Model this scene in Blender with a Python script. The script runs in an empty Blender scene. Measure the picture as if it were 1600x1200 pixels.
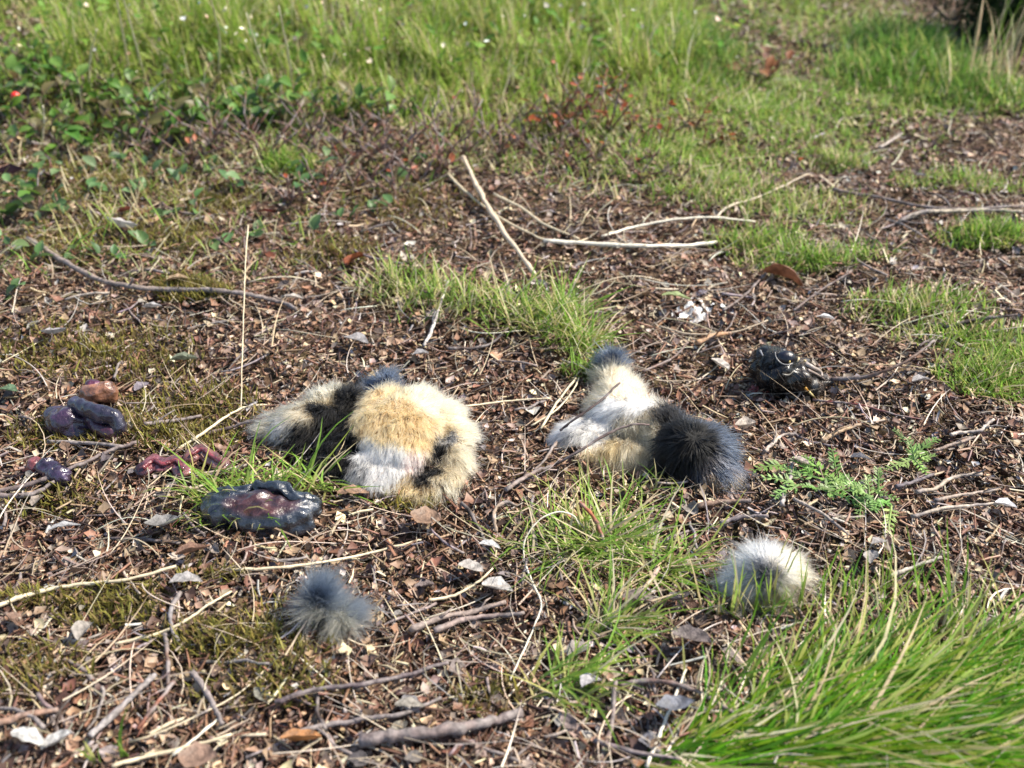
import bpy, bmesh, math
import numpy as np
from mathutils import Vector
from mathutils.bvhtree import BVHTree

# ------------------------------------------------------------------ camera, sky, sun, exposure
scene = bpy.context.scene
COL = scene.collection
R = math.radians
CAM_H, PITCH, FPX = 0.347, R(35.0), 1716.0          # camera height (m), tilt below horizontal, focal length in photo pixels
cam_d = bpy.data.cameras.new('camera')
cam = bpy.data.objects.new('camera', cam_d); COL.objects.link(cam)
cam.location = (0, 0, CAM_H); cam.rotation_euler = (R(90) - PITCH, 0, 0)
cam_d.sensor_width = 36.0; cam_d.lens = FPX / 1600.0 * 36.0
cam_d.clip_start = 0.01; cam_d.clip_end = 500
cam_d.dof.use_dof = True; cam_d.dof.focus_distance = 0.535; cam_d.dof.aperture_fstop = 9.5
scene.camera = cam

SUN_EL, SUN_AZ = R(49), R(74)                        # azimuth measured from +Y (away from the camera) towards +X
world = bpy.data.worlds.new('World'); scene.world = world; world.use_nodes = True
wn = world.node_tree.nodes; wl = world.node_tree.links
sky = wn.new('ShaderNodeTexSky'); sky.sky_type = 'NISHITA'; sky.sun_disc = False
sky.sun_elevation = SUN_EL; sky.sun_rotation = SUN_AZ
bg = wn['Background']; bg.inputs['Strength'].default_value = 0.115
wl.new(sky.outputs[0], bg.inputs['Color'])
sun_d = bpy.data.lights.new('sun', 'SUN'); sun_d.energy = 4.6; sun_d.angle = R(0.5); sun_d.color = (1.0, 0.92, 0.79)
sun = bpy.data.objects.new('sun', sun_d); COL.objects.link(sun)
SD = Vector((math.sin(SUN_AZ) * math.cos(SUN_EL), math.cos(SUN_AZ) * math.cos(SUN_EL), math.sin(SUN_EL)))
sun.rotation_euler = SD.to_track_quat('Z', 'Y').to_euler(); sun.location = SD * 5
scene.view_settings.view_transform = 'Standard'; scene.view_settings.look = 'None'
scene.view_settings.exposure = 0.98; scene.view_settings.gamma = 1.0
scene.render.engine = 'CYCLES'
scene.cycles.max_bounces = 10; scene.cycles.transmission_bounces = 8; scene.cycles.transparent_max_bounces = 8
scene.cycles.diffuse_bounces = 4; scene.cycles.glossy_bounces = 3

rng = np.random.default_rng(7)
U = lambda a, b, n=None: rng.uniform(a, b, n)

# ------------------------------------------------------------------ terrain and photo-to-ground helper
def th(x, y):
    """height of the ground"""
    x = np.asarray(x, float); y = np.asarray(y, float)
    h = 0.0040 * np.sin(9.1 * x + 1.3) * np.cos(7.3 * y + .4) + 0.0030 * np.sin(23 * x - 11 * y + 2.0) + 0.0018 * np.sin(41 * x + 37 * y)
    h = h + 0.0012 * np.sin(83 * x - 61 * y + 1.) + 0.0009 * np.sin(131 * y + 67 * x)
    bank = 0.03 / (1 + np.exp((x + 0.10 - 0.10 * y) / 0.10)) / (1 + np.exp(-(y - 0.85) / 0.08))     # bank rises back left
    return h + bank
fwd = np.array([0, math.cos(PITCH), -math.sin(PITCH)]); upv = np.array([0, math.sin(PITCH), math.cos(PITCH)])
CP = np.array([0, 0, CAM_H])
def P(px, py, z=0.0):
    """point z metres above the ground where the photo shows pixel px, py (1600 x 1200)"""
    d = fwd + np.array([1, 0, 0]) * (px - 800) / FPX + upv * (600 - py) / FPX
    g = 0.0
    for _ in range(6):
        t = (g + z - CAM_H) / d[2]; p = CP + d * t; g = float(th(p[0], p[1]))
    return np.array([p[0], p[1], g + z])
def SC(py):
    """metres per photo pixel at ground row py"""
    p = P(800, py); return float(np.dot(p - CP, fwd)) / FPX
def pix(p):
    v = np.asarray(p) - CP; d = v @ fwd
    return 800 + FPX * v[..., 0] / d, 600 - FPX * (v @ upv) / d

# ------------------------------------------------------------------ materials
MATS = {}
def mat(name):
    m = bpy.data.materials.new(name); m.use_nodes = True; MATS[name] = m
    return m, m.node_tree.nodes, m.node_tree.links, m.node_tree.nodes['Principled BSDF']
def surf(name, src='vcol', rough=.6, spec=.4, transl=0.0, nscale=300., namt=.35, bump=.0, bscale=900., coat=0., rvar=.15, col=(1, 1, 1), col2=None, cscale=200., tgain=1.0):
    """general procedural surface: colour from vertex colour / object colour / fixed, varied by noise, optional translucency"""
    m, n, l, b = mat(name)
    tc = n.new('ShaderNodeTexCoord'); 
    if src == 'vcol':
        a = n.new('ShaderNodeAttribute'); a.attribute_name = 'Col'; c = a.outputs['Color']
    elif src == 'obj':
        a = n.new('ShaderNodeObjectInfo'); c = a.outputs['Color']
    else:
        a = n.new('ShaderNodeRGB'); a.outputs[0].default_value = (*col, 1); c = a.outputs[0]
    if col2 is not None:
        nz = n.new('ShaderNodeTexNoise'); nz.inputs['Scale'].default_value = cscale; nz.inputs['Detail'].default_value = 4
        l.new(tc.outputs['Object'], nz.inputs['Vector'])
        rp = n.new('ShaderNodeValToRGB'); rp.color_ramp.elements[0].position = .42; rp.color_ramp.elements[1].position = .60
        l.new(nz.outputs['Fac'], rp.inputs[0])
        mx = n.new('ShaderNodeMix'); mx.data_type = 'RGBA'; l.new(rp.outputs[0], mx.inputs['Factor']); l.new(c, mx.inputs['A'])
        mx.inputs['B'].default_value = (*col2, 1); c = mx.outputs['Result']
    nz = n.new('ShaderNodeTexNoise'); nz.inputs['Scale'].default_value = nscale; nz.inputs['Detail'].default_value = 3
    l.new(tc.outputs['Object'], nz.inputs['Vector'])
    mr = n.new('ShaderNodeMapRange'); mr.inputs['From Min'].default_value = .3; mr.inputs['From Max'].default_value = .7
    mr.inputs['To Min'].default_value = 1 - namt; mr.inputs['To Max'].default_value = 1 + namt
    l.new(nz.outputs['Fac'], mr.inputs['Value'])
    vm = n.new('ShaderNodeVectorMath'); vm.operation = 'SCALE'; l.new(c, vm.inputs[0]); l.new(mr.outputs[0], vm.inputs['Scale'])
    c = vm.outputs[0]
    l.new(c, b.inputs['Base Color'])
    b.inputs['Specular IOR Level'].default_value = spec; b.inputs['Coat Weight'].default_value = coat; b.inputs['Coat Roughness'].default_value = .08
    r2 = n.new('ShaderNodeMapRange'); r2.inputs['To Min'].default_value = max(.03, rough - rvar); r2.inputs['To Max'].default_value = min(1, rough + rvar)
    l.new(nz.outputs['Fac'], r2.inputs['Value']); l.new(r2.outputs[0], b.inputs['Roughness'])
    if bump:
        nb = n.new('ShaderNodeTexNoise'); nb.inputs['Scale'].default_value = bscale; nb.inputs['Detail'].default_value = 4
        l.new(tc.outputs['Object'], nb.inputs['Vector'])
        bp = n.new('ShaderNodeBump'); bp.inputs['Strength'].default_value = bump; bp.inputs['Distance'].default_value = .0006
        l.new(nb.outputs['Fac'], bp.inputs['Height']); l.new(bp.outputs[0], b.inputs['Normal'])
    if transl:
        t = n.new('ShaderNodeBsdfTranslucent')
        v2 = n.new('ShaderNodeVectorMath'); v2.operation = 'SCALE'; l.new(c, v2.inputs[0]); v2.inputs['Scale'].default_value = tgain
        l.new(v2.outputs[0], t.inputs['Color'])
        ms = n.new('ShaderNodeMixShader'); ms.inputs[0].default_value = transl
        l.new(b.outputs[0], ms.inputs[1]); l.new(t.outputs[0], ms.inputs[2]); l.new(ms.outputs[0], n['Material Output'].inputs['Surface'])
    return m
surf('litter', 'vcol', .55, .45, namt=.3, nscale=500)
surf('grass', 'vcol', .5, .16, transl=.42, namt=.2, nscale=120, tgain=1.3)
surf('straw', 'vcol', .38, .5, transl=.12, namt=.15, nscale=400)
surf('straw_single', 'obj', .38, .5, transl=.1, namt=.22, nscale=350, bump=.2)
surf('bark', 'obj', .6, .35, namt=.5, nscale=420, bump=.7, bscale=700, col2=(.20, .17, .16), cscale=120)
surf('dead_leaf', 'obj', .5, .4, transl=.15, namt=.6, nscale=5, bump=.8, bscale=14)
surf('green_leaf', 'obj', .45, .35, transl=.25, namt=.25, nscale=260, tgain=1.6)
surf('dropping', 'rgb', .85, .15, col=(.82, .81, .78), namt=.2, bump=.6, col2=(.48, .43, .38), cscale=260)
surf('skin', 'vcol', .7, .2, namt=.2)
surf('gut_dark', 'vcol', .36, .5, namt=.5, nscale=160, bump=1., bscale=500, coat=.2, rvar=.18)
surf('gut_wet', 'vcol', .26, .5, namt=.6, nscale=260, bump=1., bscale=700, coat=.6, rvar=.15)
surf('berry', 'rgb', .2, .5, col=(.62, .03, .02), namt=.15)
surf('bone', 'obj', .35, .5, namt=.2, nscale=600)
surf('moss', 'vcol', .6, .3, transl=.3, namt=.2, tgain=1.3)

m, n, l, b = mat('soil')
tc = n.new('ShaderNodeTexCoord')
def _noise(scale, det=6):
    q = n.new('ShaderNodeTexNoise'); q.inputs['Scale'].default_value = scale; q.inputs['Detail'].default_value = det
    l.new(tc.outputs['Object'], q.inputs['Vector']); return q.outputs['Fac']
rp = n.new('ShaderNodeValToRGB'); e = rp.color_ramp.elements
e[0].position = .30; e[0].color = (.026, .016, .011, 1); e[1].position = .72; e[1].color = (.21, .14, .09, 1)
x = e.new(.5); x.color = (.085, .05, .032, 1)
l.new(_noise(170), rp.inputs[0])
rp2 = n.new('ShaderNodeValToRGB'); rp2.color_ramp.elements[0].position = .45; rp2.color_ramp.elements[1].position = .62
l.new(_noise(11, 3), rp2.inputs[0])
mx = n.new('ShaderNodeMix'); mx.data_type = 'RGBA'; mx.inputs['B'].default_value = (.07, .065, .02, 1)
ml = n.new('ShaderNodeMath'); ml.operation = 'MULTIPLY'; ml.inputs[1].default_value = .45
l.new(rp2.outputs[0], ml.inputs[0]); l.new(ml.outputs[0], mx.inputs['Factor']); l.new(rp.outputs[0], mx.inputs['A']); l.new(mx.outputs['Result'], b.inputs['Base Color'])
bp = n.new('ShaderNodeBump'); bp.inputs['Strength'].default_value = 1.0; bp.inputs['Distance'].default_value = .002
l.new(_noise(420, 5), bp.inputs['Height']); l.new(bp.outputs[0], b.inputs['Normal'])
b.inputs['Roughness'].default_value = .85; b.inputs['Specular IOR Level'].default_value = .2

m, n, l, b = mat('fur')
n.remove(b)
hb = n.new('ShaderNodeBsdfHairPrincipled'); hb.parametrization = 'COLOR'
a = n.new('ShaderNodeAttribute'); a.attribute_name = 'Col'; l.new(a.outputs['Color'], hb.inputs['Color'])
hb.inputs['IOR'].default_value = 1.3; hb.inputs['Roughness'].default_value = .42; hb.inputs['Radial Roughness'].default_value = .55; hb.inputs['Random Roughness'].default_value = .2
l.new(hb.outputs[0], n['Material Output'].inputs['Surface'])

# ------------------------------------------------------------------ mesh helpers
class MB:
    """collects vertices, faces and colours; build() makes ONE mesh object"""
    def __init__(s): s.v = []; s.c = []; s.f = []; s.n = 0
    def add(s, v, faces, c=(1, 1, 1)):
        v = np.asarray(v, float).reshape(-1, 3); c = np.asarray(c, float)
        if c.ndim == 1: c = np.broadcast_to(c, v.shape)
        s.v.append(v); s.c.append(c)
        for f in (faces if isinstance(faces, list) else [faces]):
            if len(f): s.f.append(np.asarray(f, int) + s.n)
        s.n += len(v); return s
    def mesh(s, name, smooth=True):
        v = np.concatenate(s.v); c = np.concatenate(s.c)
        me = bpy.data.meshes.new(name); me.vertices.add(len(v)); me.vertices.foreach_set('co', v.astype(np.float32).ravel())
        li = np.concatenate([f.ravel() for f in s.f]); tot = np.concatenate([np.full(len(f), f.shape[1]) for f in s.f])
        st = np.concatenate([[0], np.cumsum(tot)[:-1]])
        me.loops.add(len(li)); me.loops.foreach_set('vertex_index', li.astype(np.int32))
        me.polygons.add(len(tot)); me.polygons.foreach_set('loop_start', st.astype(np.int32))
        me.update(calc_edges=True)
        ca = me.color_attributes.new('Col', 'FLOAT_COLOR', 'POINT')
        ca.data.foreach_set('color', np.concatenate([np.clip(c, 0, 1), np.ones((len(c), 1))], 1).astype(np.float32).ravel())
        me.polygons.foreach_set('use_smooth', np.full(len(tot), smooth)); me.update()
        return me
    def build(s, name, material, parent=None, smooth=True):
        me = s.mesh(name, smooth); me.materials.append(MATS[material]); return link(name, me, parent)
def link(name, data, parent=None):
    o = bpy.data.objects.new(name, data); COL.objects.link(o)
    if parent is not None: o.parent = parent
    return o
def tag(o, label=None, cat=None, group=None, kind=None):
    if label: o['label'] = label
    if cat: o['category'] = cat
    if group: o['group'] = group
    if kind: o['kind'] = kind
    return o
def empty(name, loc):
    o = link(name, None); o.location = Vector(loc); o.empty_display_size = .01; return o
def rotm(rx, ry, rz):
    """n rotation matrices Rz @ Ry @ Rx"""
    rx, ry, rz = np.broadcast_arrays(rx, ry, rz)
    cx, sx, cy, sy, cz, sz = np.cos(rx), np.sin(rx), np.cos(ry), np.sin(ry), np.cos(rz), np.sin(rz)
    M = np.empty(rx.shape + (3, 3))
    M[..., 0, 0] = cz * cy; M[..., 0, 1] = cz * sy * sx - sz * cx; M[..., 0, 2] = cz * sy * cx + sz * sx
    M[..., 1, 0] = sz * cy; M[..., 1, 1] = sz * sy * sx + cz * cx; M[..., 1, 2] = sz * sy * cx - cz * sx
    M[..., 2, 0] = -sy; M[..., 2, 1] = cy * sx; M[..., 2, 2] = cy * cx
    return M
def scatter(mb, tpl, loc, rot, scl, col):
    """many copies of one small template, into one mesh"""
    V, F = tpl; n_ = len(loc); k = len(V)
    v = np.einsum('nij,nkj->nki', rot, V[None] * scl[:, None, :]) + loc[:, None, :]
    fs = [(f[None] + (np.arange(n_) * k)[:, None, None]).reshape(-1, f.shape[1]) for f in F]
    mb.add(v.reshape(-1, 3), fs, np.repeat(col, k, 0))
def tube(path, rad, sides=6, cap=True):
    path = np.asarray(path, float); rad = np.broadcast_to(rad, len(path)); n_ = len(path)
    t = np.gradient(path, axis=0); t /= np.linalg.norm(t, axis=1)[:, None] + 1e-12
    ref = np.array([0, 0, 1.]) if abs(t[:, 2]).mean() < .8 else np.array([1., 0, 0])
    s_ = np.cross(t, ref); s_ /= np.linalg.norm(s_, axis=1)[:, None] + 1e-12; u_ = np.cross(s_, t)
    a = np.linspace(0, 2 * np.pi, sides, endpoint=False)
    v = path[:, None] + rad[:, None, None] * (np.cos(a)[None, :, None] * s_[:, None] + np.sin(a)[None, :, None] * u_[:, None])
    v = v.reshape(-1, 3); i = np.arange(n_ - 1)[:, None] * sides; j = np.arange(sides)[None]
    q = np.stack([i + j, i + (j + 1) % sides, i + sides + (j + 1) % sides, i + sides + j], -1).reshape(-1, 4)
    fs = [q]
    if cap:
        v = np.concatenate([v, path[:1], path[-1:]]); c0 = n_ * sides; jj = np.arange(sides)
        fs.append(np.stack([np.full(sides, c0), (jj + 1) % sides, jj], 1)); b0 = (n_ - 1) * sides
        fs.append(np.stack([np.full(sides, c0 + 1), b0 + jj, b0 + (jj + 1) % sides], 1))
    return v, fs
def spline(pts, sub=5):
    p = np.asarray(pts, float); p = np.concatenate([[2 * p[0] - p[1]], p, [2 * p[-1] - p[-2]]]); out = []
    for i in range(1, len(p) - 2):
        for t in np.linspace(0, 1, sub, endpoint=False):
            a, b_, c, d = p[i - 1], p[i], p[i + 1], p[i + 2]
            out.append(.5 * (2 * b_ + (c - a) * t + (2 * a - 5 * b_ + 4 * c - d) * t * t + (3 * b_ - a - 3 * c + d) * t ** 3))
    out.append(p[-2]); return np.array(out)
def leaf_tpl(nu=5, nv=3, fold=.15, curl=.25, tip=1.0, wob=0., seed=0, width=.5, notch=0.):
    """leaf blade, unit length along X, as a folded, curled grid"""
    r = np.random.default_rng(seed); u = np.linspace(0, 1, nu); v = np.linspace(-1, 1, nv)
    w = width * np.sin(np.pi * np.clip(u, .02, .985) ** tip) ** .75
    w = w * (1 + wob * r.uniform(-1, 1, nu)); uu, vv = np.meshgrid(u, v, indexing='ij')
    z = fold * np.abs(vv) * w[:, None] + curl * (uu - .5) ** 2 + wob * .15 * r.uniform(-1, 1, uu.shape)
    V = np.stack([uu - .5 + notch * r.uniform(-1, 1, uu.shape), vv * w[:, None] * .5, z], -1).reshape(-1, 3)
    i = np.arange(nu - 1)[:, None] * nv; j = np.arange(nv - 1)[None]
    F = np.stack([i + j, i + nv + j, i + nv + j + 1, i + j + 1], -1).reshape(-1, 4)
    return V, [F]
def blades(mb, root, head, lean, bend, length, width, c0, c1, S=4, zmin=None, twist=None):
    """n grass blades: heading, lean from vertical at the root, extra bend to the tip (radians)"""
    n_ = len(root); t = np.linspace(0, 1, S + 1)
    ang = lean[:, None] + bend[:, None] * t[None] ** 1.3
    st = length[:, None] / S
    dh = np.sin(ang) * st; dz = np.cos(ang) * st
    hx = np.concatenate([np.zeros((n_, 1)), np.cumsum(dh[:, :-1], 1)], 1); hz = np.concatenate([np.zeros((n_, 1)), np.cumsum(dz[:, :-1], 1)], 1)
    hd = head[:, None] + (0 if twist is None else twist[:, None] * t[None])
    x = root[:, 0:1] + hx * np.cos(hd); y = root[:, 1:2] + hx * np.sin(hd); z = root[:, 2:3] + hz
    if zmin is not None: z = np.maximum(z, th(x, y) + zmin[:, None])
    c = np.stack([x, y, z], -1)
    w = width[:, None] * (1 - t[None] ** 2.2 * .93) * .5
    sd = np.stack([-np.sin(hd) * np.ones_like(x), np.cos(hd) * np.ones_like(x), .35 * np.ones_like(x)], -1)
    L = c + sd * w[..., None]; Rr = c - sd * w[..., None]
    v = np.stack([L, Rr], 2).reshape(n_, -1, 3); k = v.shape[1]
    i = np.arange(S) * 2; q = np.stack([i, i + 1, i + 3, i + 2], -1)
    f = (q[None] + (np.arange(n_) * k)[:, None, None]).reshape(-1, 4)
    col = c0[:, None] * (1 - t[None, :, None]) + c1[:, None] * t[None, :, None]
    mb.add(v.reshape(-1, 3), f, np.repeat(col, 2, 1).reshape(-1, 3))
def pal(cols, n_, var=.25, w=None):
    """n colours picked from a palette, with brightness variation"""
    cols = np.array(cols, float); i = rng.choice(len(cols), n_, p=None if w is None else np.array(w) / sum(w))
    return cols[i] * (1 + rng.uniform(-var, var, (n_, 1))) * (1 + rng.uniform(-.08, .08, (n_, 3)))
def ground_pts(n_, y0=.19, y1=1.45, mx=.07, slope=.46, near=1.0):
    m_ = n_ * 6; y = U(y0, y1, m_); keep = U(0, 1, m_) < (mx + slope * y) / y ** near / ((mx + slope * y0) / y0 ** near + .3); y = y[keep][:n_]
    x = U(-1, 1, len(y)) * (mx + slope * y)
    return np.stack([x, y, th(x, y)], 1)
def patch_pts(px, py, rx, ry, n_, power=.6, rad=False):
    """n ground points in a patch seen at px, py with half-axes rx, ry in photo pixels"""
    c = P(px, py); ax = rx * SC(py); ay = abs(P(px, py - ry)[1] - P(px, py + ry)[1]) / 2
    a = U(0, 2 * np.pi, n_); r = U(0, 1, n_) ** power
    x = c[0] + ax * r * np.cos(a); y = c[1] + ay * r * np.sin(a)
    q_ = np.stack([x, y, th(x, y)], 1)
    return (q_, r) if rad else q_

# ------------------------------------------------------------------ ground
def axis(lo, hi, step, far):
    core = np.arange(lo, hi, step); out = []; d = step
    x_ = hi
    while x_ < far: out.append(x_); d *= 1.35; x_ += d
    out.append(far); neg = []; d = step; x_ = lo - step
    while x_ > -far: neg.append(x_); d *= 1.35; x_ -= d
    neg.append(-far)
    return np.array(neg[::-1] + list(core) + out)
gx = axis(-.75, .75, .006, 60); gy = axis(.1, 1.6, .006, 60)
X, Y = np.meshgrid(gx, gy, indexing='ij'); Z = th(np.clip(X, -3, 3), np.clip(Y, -3, 3))
fine = (np.abs(X) < .74) & (Y > .1) & (Y < 1.59)
Z = Z + np.where(fine, rng.normal(0, .0007, X.shape), 0)
i = np.arange(len(gx) - 1)[:, None] * len(gy); j = np.arange(len(gy) - 1)[None]
g = MB().add(np.stack([X, Y, Z], -1).reshape(-1, 3), np.stack([i + j, i + len(gy) + j, i + len(gy) + j + 1, i + j + 1], -1).reshape(-1, 4))
tag(g.build('ground', 'soil'), 'brown forest soil under the litter', kind='structure')

# ------------------------------------------------------------------ fine litter (uncountable)
def twig_tpl(seed):
    r = np.random.default_rng(seed); x_ = np.linspace(-.5, .5, 3)
    p = np.stack([x_, r.normal(0, .05, 3), r.normal(0, .03, 3)], 1)
    return tube(p, np.array([.05, .05, .03]) * r.uniform(.6, 1.3), 3, False)
def grain_tpl(seed):
    r = np.random.default_rng(seed); V = np.array([[1, 0, 0], [-1, 0, 0], [0, 1, 0], [0, -1, 0], [0, 0, 1], [0, 0, -1.]]) * r.uniform(.3, .6, (6, 1)) + r.normal(0, .1, (6, 3))
    F = np.array([[0, 2, 4], [2, 1, 4], [1, 3, 4], [3, 0, 4], [2, 0, 5], [1, 2, 5], [3, 1, 5], [0, 3, 5]])
    return V, [F]
TW = [twig_tpl(s) for s in range(6)]; GR = [grain_tpl(s) for s in range(5)]
FL = [leaf_tpl(3, 3, .3, .6, .9, .5, s, 1.0, .10) for s in range(8)]
DARK = [(.042, .023, .017), (.075, .038, .025), (.12, .055, .034), (.08, .048, .037)]
MID = [(.21, .11, .065), (.25, .165, .105), (.19, .095, .06), (.23, .17, .14), (.30, .20, .13)]
PALE = [(.42, .32, .20), (.50, .40, .27), (.36, .30, .25), (.56, .48, .34), (.40, .36, .34)]
def litter(mb, tpls, n_, s_lo, s_hi, flat, palette, w, aspect=(1, 1, 1), lift=.003, pts=None):
    for tp in tpls:
        k = n_ // len(tpls); p = ground_pts(k) if pts is None else pts(k); k = len(p)
        s_ = s_lo * (s_hi / s_lo) ** (U(0, 1, k) ** 1.5)
        p = p + np.stack([np.zeros(k), np.zeros(k), U(0, lift, k)], 1)
        rot = rotm(rng.normal(0, flat, k), rng.normal(0, flat, k), U(0, 6.28, k))
        scl = s_[:, None] * np.array(aspect) * U(.75, 1.25, (k, 3))
        scatter(mb, tp, p, rot, scl, pal(palette, k, .35, w))
mb = MB()
litter(mb, GR, 45000, .0012, .0042, .8, DARK + MID + PALE, [2] * 4 + [3.4] * 5 + [.8] * 5, lift=.004)
litter(mb, FL, 62000, .0018, .0062, .45, DARK + MID + PALE, [1.7] * 4 + [3.4] * 5 + [.8] * 5, lift=.005)
tag(mb.build('leaf_litter', 'litter'), 'brown crumbs and broken leaf flakes covering the ground', 'leaf litter', kind='stuff')
mb = MB()
litter(mb, TW, 78000, .0035, .014, .25, DARK + MID + PALE, [2.4] * 4 + [3.4] * 5 + [1.0] * 5, (1, 1.05, 1.05), .006)
tag(mb.build('twig_litter', 'litter'), 'tiny broken twig bits strewn all over the soil', 'twig litter', kind='stuff')
mb = MB()
p = ground_pts(3000); k = len(p); p[:, 2] += U(.001, .006, k)
blades(mb, p, U(0, 6.28, k), U(1.2, 1.56, k), U(-.2, .5, k), U(.012, .045, k), U(.0003, .0007, k), pal(PALE, k, .25), pal(PALE, k, .25), 5, U(.001, .007, k), rng.normal(0, .45, k))
tag(mb.build('dry_grass', 'straw'), 'fine dead grass threads scattered over the litter', 'dry grass', kind='stuff')

# ------------------------------------------------------------------ moss (uncountable)
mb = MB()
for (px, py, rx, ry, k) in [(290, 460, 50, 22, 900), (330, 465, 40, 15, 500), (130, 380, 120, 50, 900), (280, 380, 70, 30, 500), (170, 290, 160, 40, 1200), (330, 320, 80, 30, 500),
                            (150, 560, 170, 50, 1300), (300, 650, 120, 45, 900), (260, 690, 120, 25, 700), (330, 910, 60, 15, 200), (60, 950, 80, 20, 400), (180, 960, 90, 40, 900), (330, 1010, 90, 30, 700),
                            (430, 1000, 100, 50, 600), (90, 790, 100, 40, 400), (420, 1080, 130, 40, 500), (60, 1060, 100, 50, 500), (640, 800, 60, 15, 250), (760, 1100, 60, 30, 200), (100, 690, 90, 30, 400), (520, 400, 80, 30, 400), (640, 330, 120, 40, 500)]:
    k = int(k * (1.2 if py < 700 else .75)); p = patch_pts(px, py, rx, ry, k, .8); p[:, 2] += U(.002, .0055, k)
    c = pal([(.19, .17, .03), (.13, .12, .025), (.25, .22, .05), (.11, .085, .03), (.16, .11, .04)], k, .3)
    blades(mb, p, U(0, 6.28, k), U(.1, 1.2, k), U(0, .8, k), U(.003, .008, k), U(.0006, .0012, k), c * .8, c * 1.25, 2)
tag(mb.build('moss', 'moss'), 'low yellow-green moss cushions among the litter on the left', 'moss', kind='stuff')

# ------------------------------------------------------------------ labels that single things out
LM = [('the black and cream pelt', 580, 680), ('the pelt with the black fur whorl', 1010, 660), ('the white fur ball', 1195, 890), ('the grey fur tuft', 515, 950), ('the dark skull', 1235, 575),
      ('the blue-grey organ', 405, 795), ('the purple gut heap', 130, 640), ('the small purple lump', 78, 735), ('the white bird dropping', 1085, 495), ('the long grey stick', 250, 452), ('the upright thin straw', 380, 500),
      ('the flat white straw', 980, 380), ('the ferny green herb', 1325, 765), ('the lush grass corner', 1350, 1080), ('the tuft with the red stem', 930, 850), ('the thick stick at the bottom', 690, 1140),
      ('the pair of white curled leaves', 65, 1155), ('the round tan leaf', 665, 815), ('the rusty leaf curl', 1220, 432), ('the central grass tuft', 860, 500), ('the pale oval leaf', 290, 907), ('the far path', 1500, 220),
      ('the lingonberry plants', 200, 200), ('the right grass patch', 1530, 600), ('the forked pale stick', 1520, 665), ('the red berry', 22, 147), ('the crooked grey stalk', 342, 110), ('the twin pale stalks', 215, 110), ('the rusty shrubs', 930, 200), ('the withered path plant', 1195, 130),
      ('the green tuft among bare twigs', 450, 268), ('the thick tan straw', 780, 340), ('the two big oval leaves', 135, 215), ('the white arched leaf', 190, 355)]
USED = set()
def which(base, px, py):
    """base wording + a landmark relation not used yet"""
    near = sorted(LM, key=lambda q: math.hypot(q[1] - px, (q[2] - py) * 1.3))
    def rel(q):
        dx, dy = px - q[1], py - q[2]; d = math.hypot(dx, dy)
        far = 'close ' if d < 110 else ''
        if abs(dx) > 2.2 * abs(dy): w = 'left of' if dx < 0 else 'right of'
        elif abs(dy) > 2.2 * abs(dx): w = 'behind' if dy < 0 else 'in front of'
        else: w = ('behind and ' if dy < 0 else 'in front and ') + ('left of' if dx < 0 else 'right of')
        return far + w + ' ' + q[0]
    for c in [rel(near[0]), rel(near[1]), 'between ' + near[0][0] + ' and ' + near[1][0][4:], rel(near[2]), 'between ' + near[0][0] + ' and ' + near[2][0][4:], 'between ' + near[1][0] + ' and ' + near[2][0][4:], rel(near[3]), 'between ' + near[0][0] + ' and ' + near[3][0][4:], 'between ' + near[1][0] + ' and ' + near[3][0][4:], rel(near[4])]:
        s = base + ' ' + c
        if s not in USED and len(s.split()) <= 16: USED.add(s); return s
    return base + ' ' + rel(near[0])

# ------------------------------------------------------------------ fur pieces
def blob_mesh(ells, voxel=.0022, smooth=10, noise=0.):
    """one continuous mesh from overlapping ellipsoids (centre, radii, yaw)"""
    bm = bmesh.new()
    for c, r, *rz in ells:
        q = bmesh.ops.create_icosphere(bm, subdivisions=3, radius=1.0)
        M = rotm(0., rz[1] if len(rz) > 1 else 0., rz[0] if rz else 0.)
        for v in q['verts']: v.co = Vector(M @ (np.array(v.co) * np.array(r)) + np.array(c))
    me = bpy.data.meshes.new('tmp'); bm.to_mesh(me); bm.free()
    o = bpy.data.objects.new('tmp', me); COL.objects.link(o)
    md = o.modifiers.new('r', 'REMESH'); md.mode = 'VOXEL'; md.voxel_size = voxel
    ms = o.modifiers.new('s', 'SMOOTH'); ms.iterations = smooth; ms.factor = .5
    dg = bpy.context.evaluated_depsgraph_get()
    out = bpy.data.meshes.new_from_object(o.evaluated_get(dg))
    bpy.data.objects.remove(o); bpy.data.meshes.remove(me)
    n_ = len(out.vertices); v = np.empty(n_ * 3, np.float32); out.vertices.foreach_get('co', v); v = v.reshape(-1, 3).astype(float)
    out.calc_loop_triangles(); t = np.empty(len(out.loop_triangles) * 3, np.int32); out.loop_triangles.foreach_get('vertices', t)
    bpy.data.meshes.remove(out)
    return v, t.reshape(-1, 3)
def vnormals(v, t):
    fn = np.cross(v[t[:, 1]] - v[t[:, 0]], v[t[:, 2]] - v[t[:, 0]]); nn = np.zeros_like(v)
    for k_ in range(3): np.add.at(nn, t[:, k_], fn)
    return nn / (np.linalg.norm(nn, axis=1)[:, None] + 1e-12)
def hit(bvh, px, py):
    d = fwd + np.array([1, 0, 0]) * (px - 800) / FPX + upv * (600 - py) / FPX
    h_ = bvh.ray_cast(Vector(CP), Vector(d))
    if h_[0] is not None: return np.array(h_[0])
    return np.array(bvh.find_nearest(Vector(P(px, py, .012)))[0])
def noise3(v, s, seed=0):
    r = np.random.default_rng(seed); o = np.zeros(len(v))
    for k_ in range(6):
        d = r.normal(0, 1, 3); d /= np.linalg.norm(d); o += np.sin(v @ d * s * r.uniform(.6, 1.6) + r.uniform(0, 6.28))
    return o / 6
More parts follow.
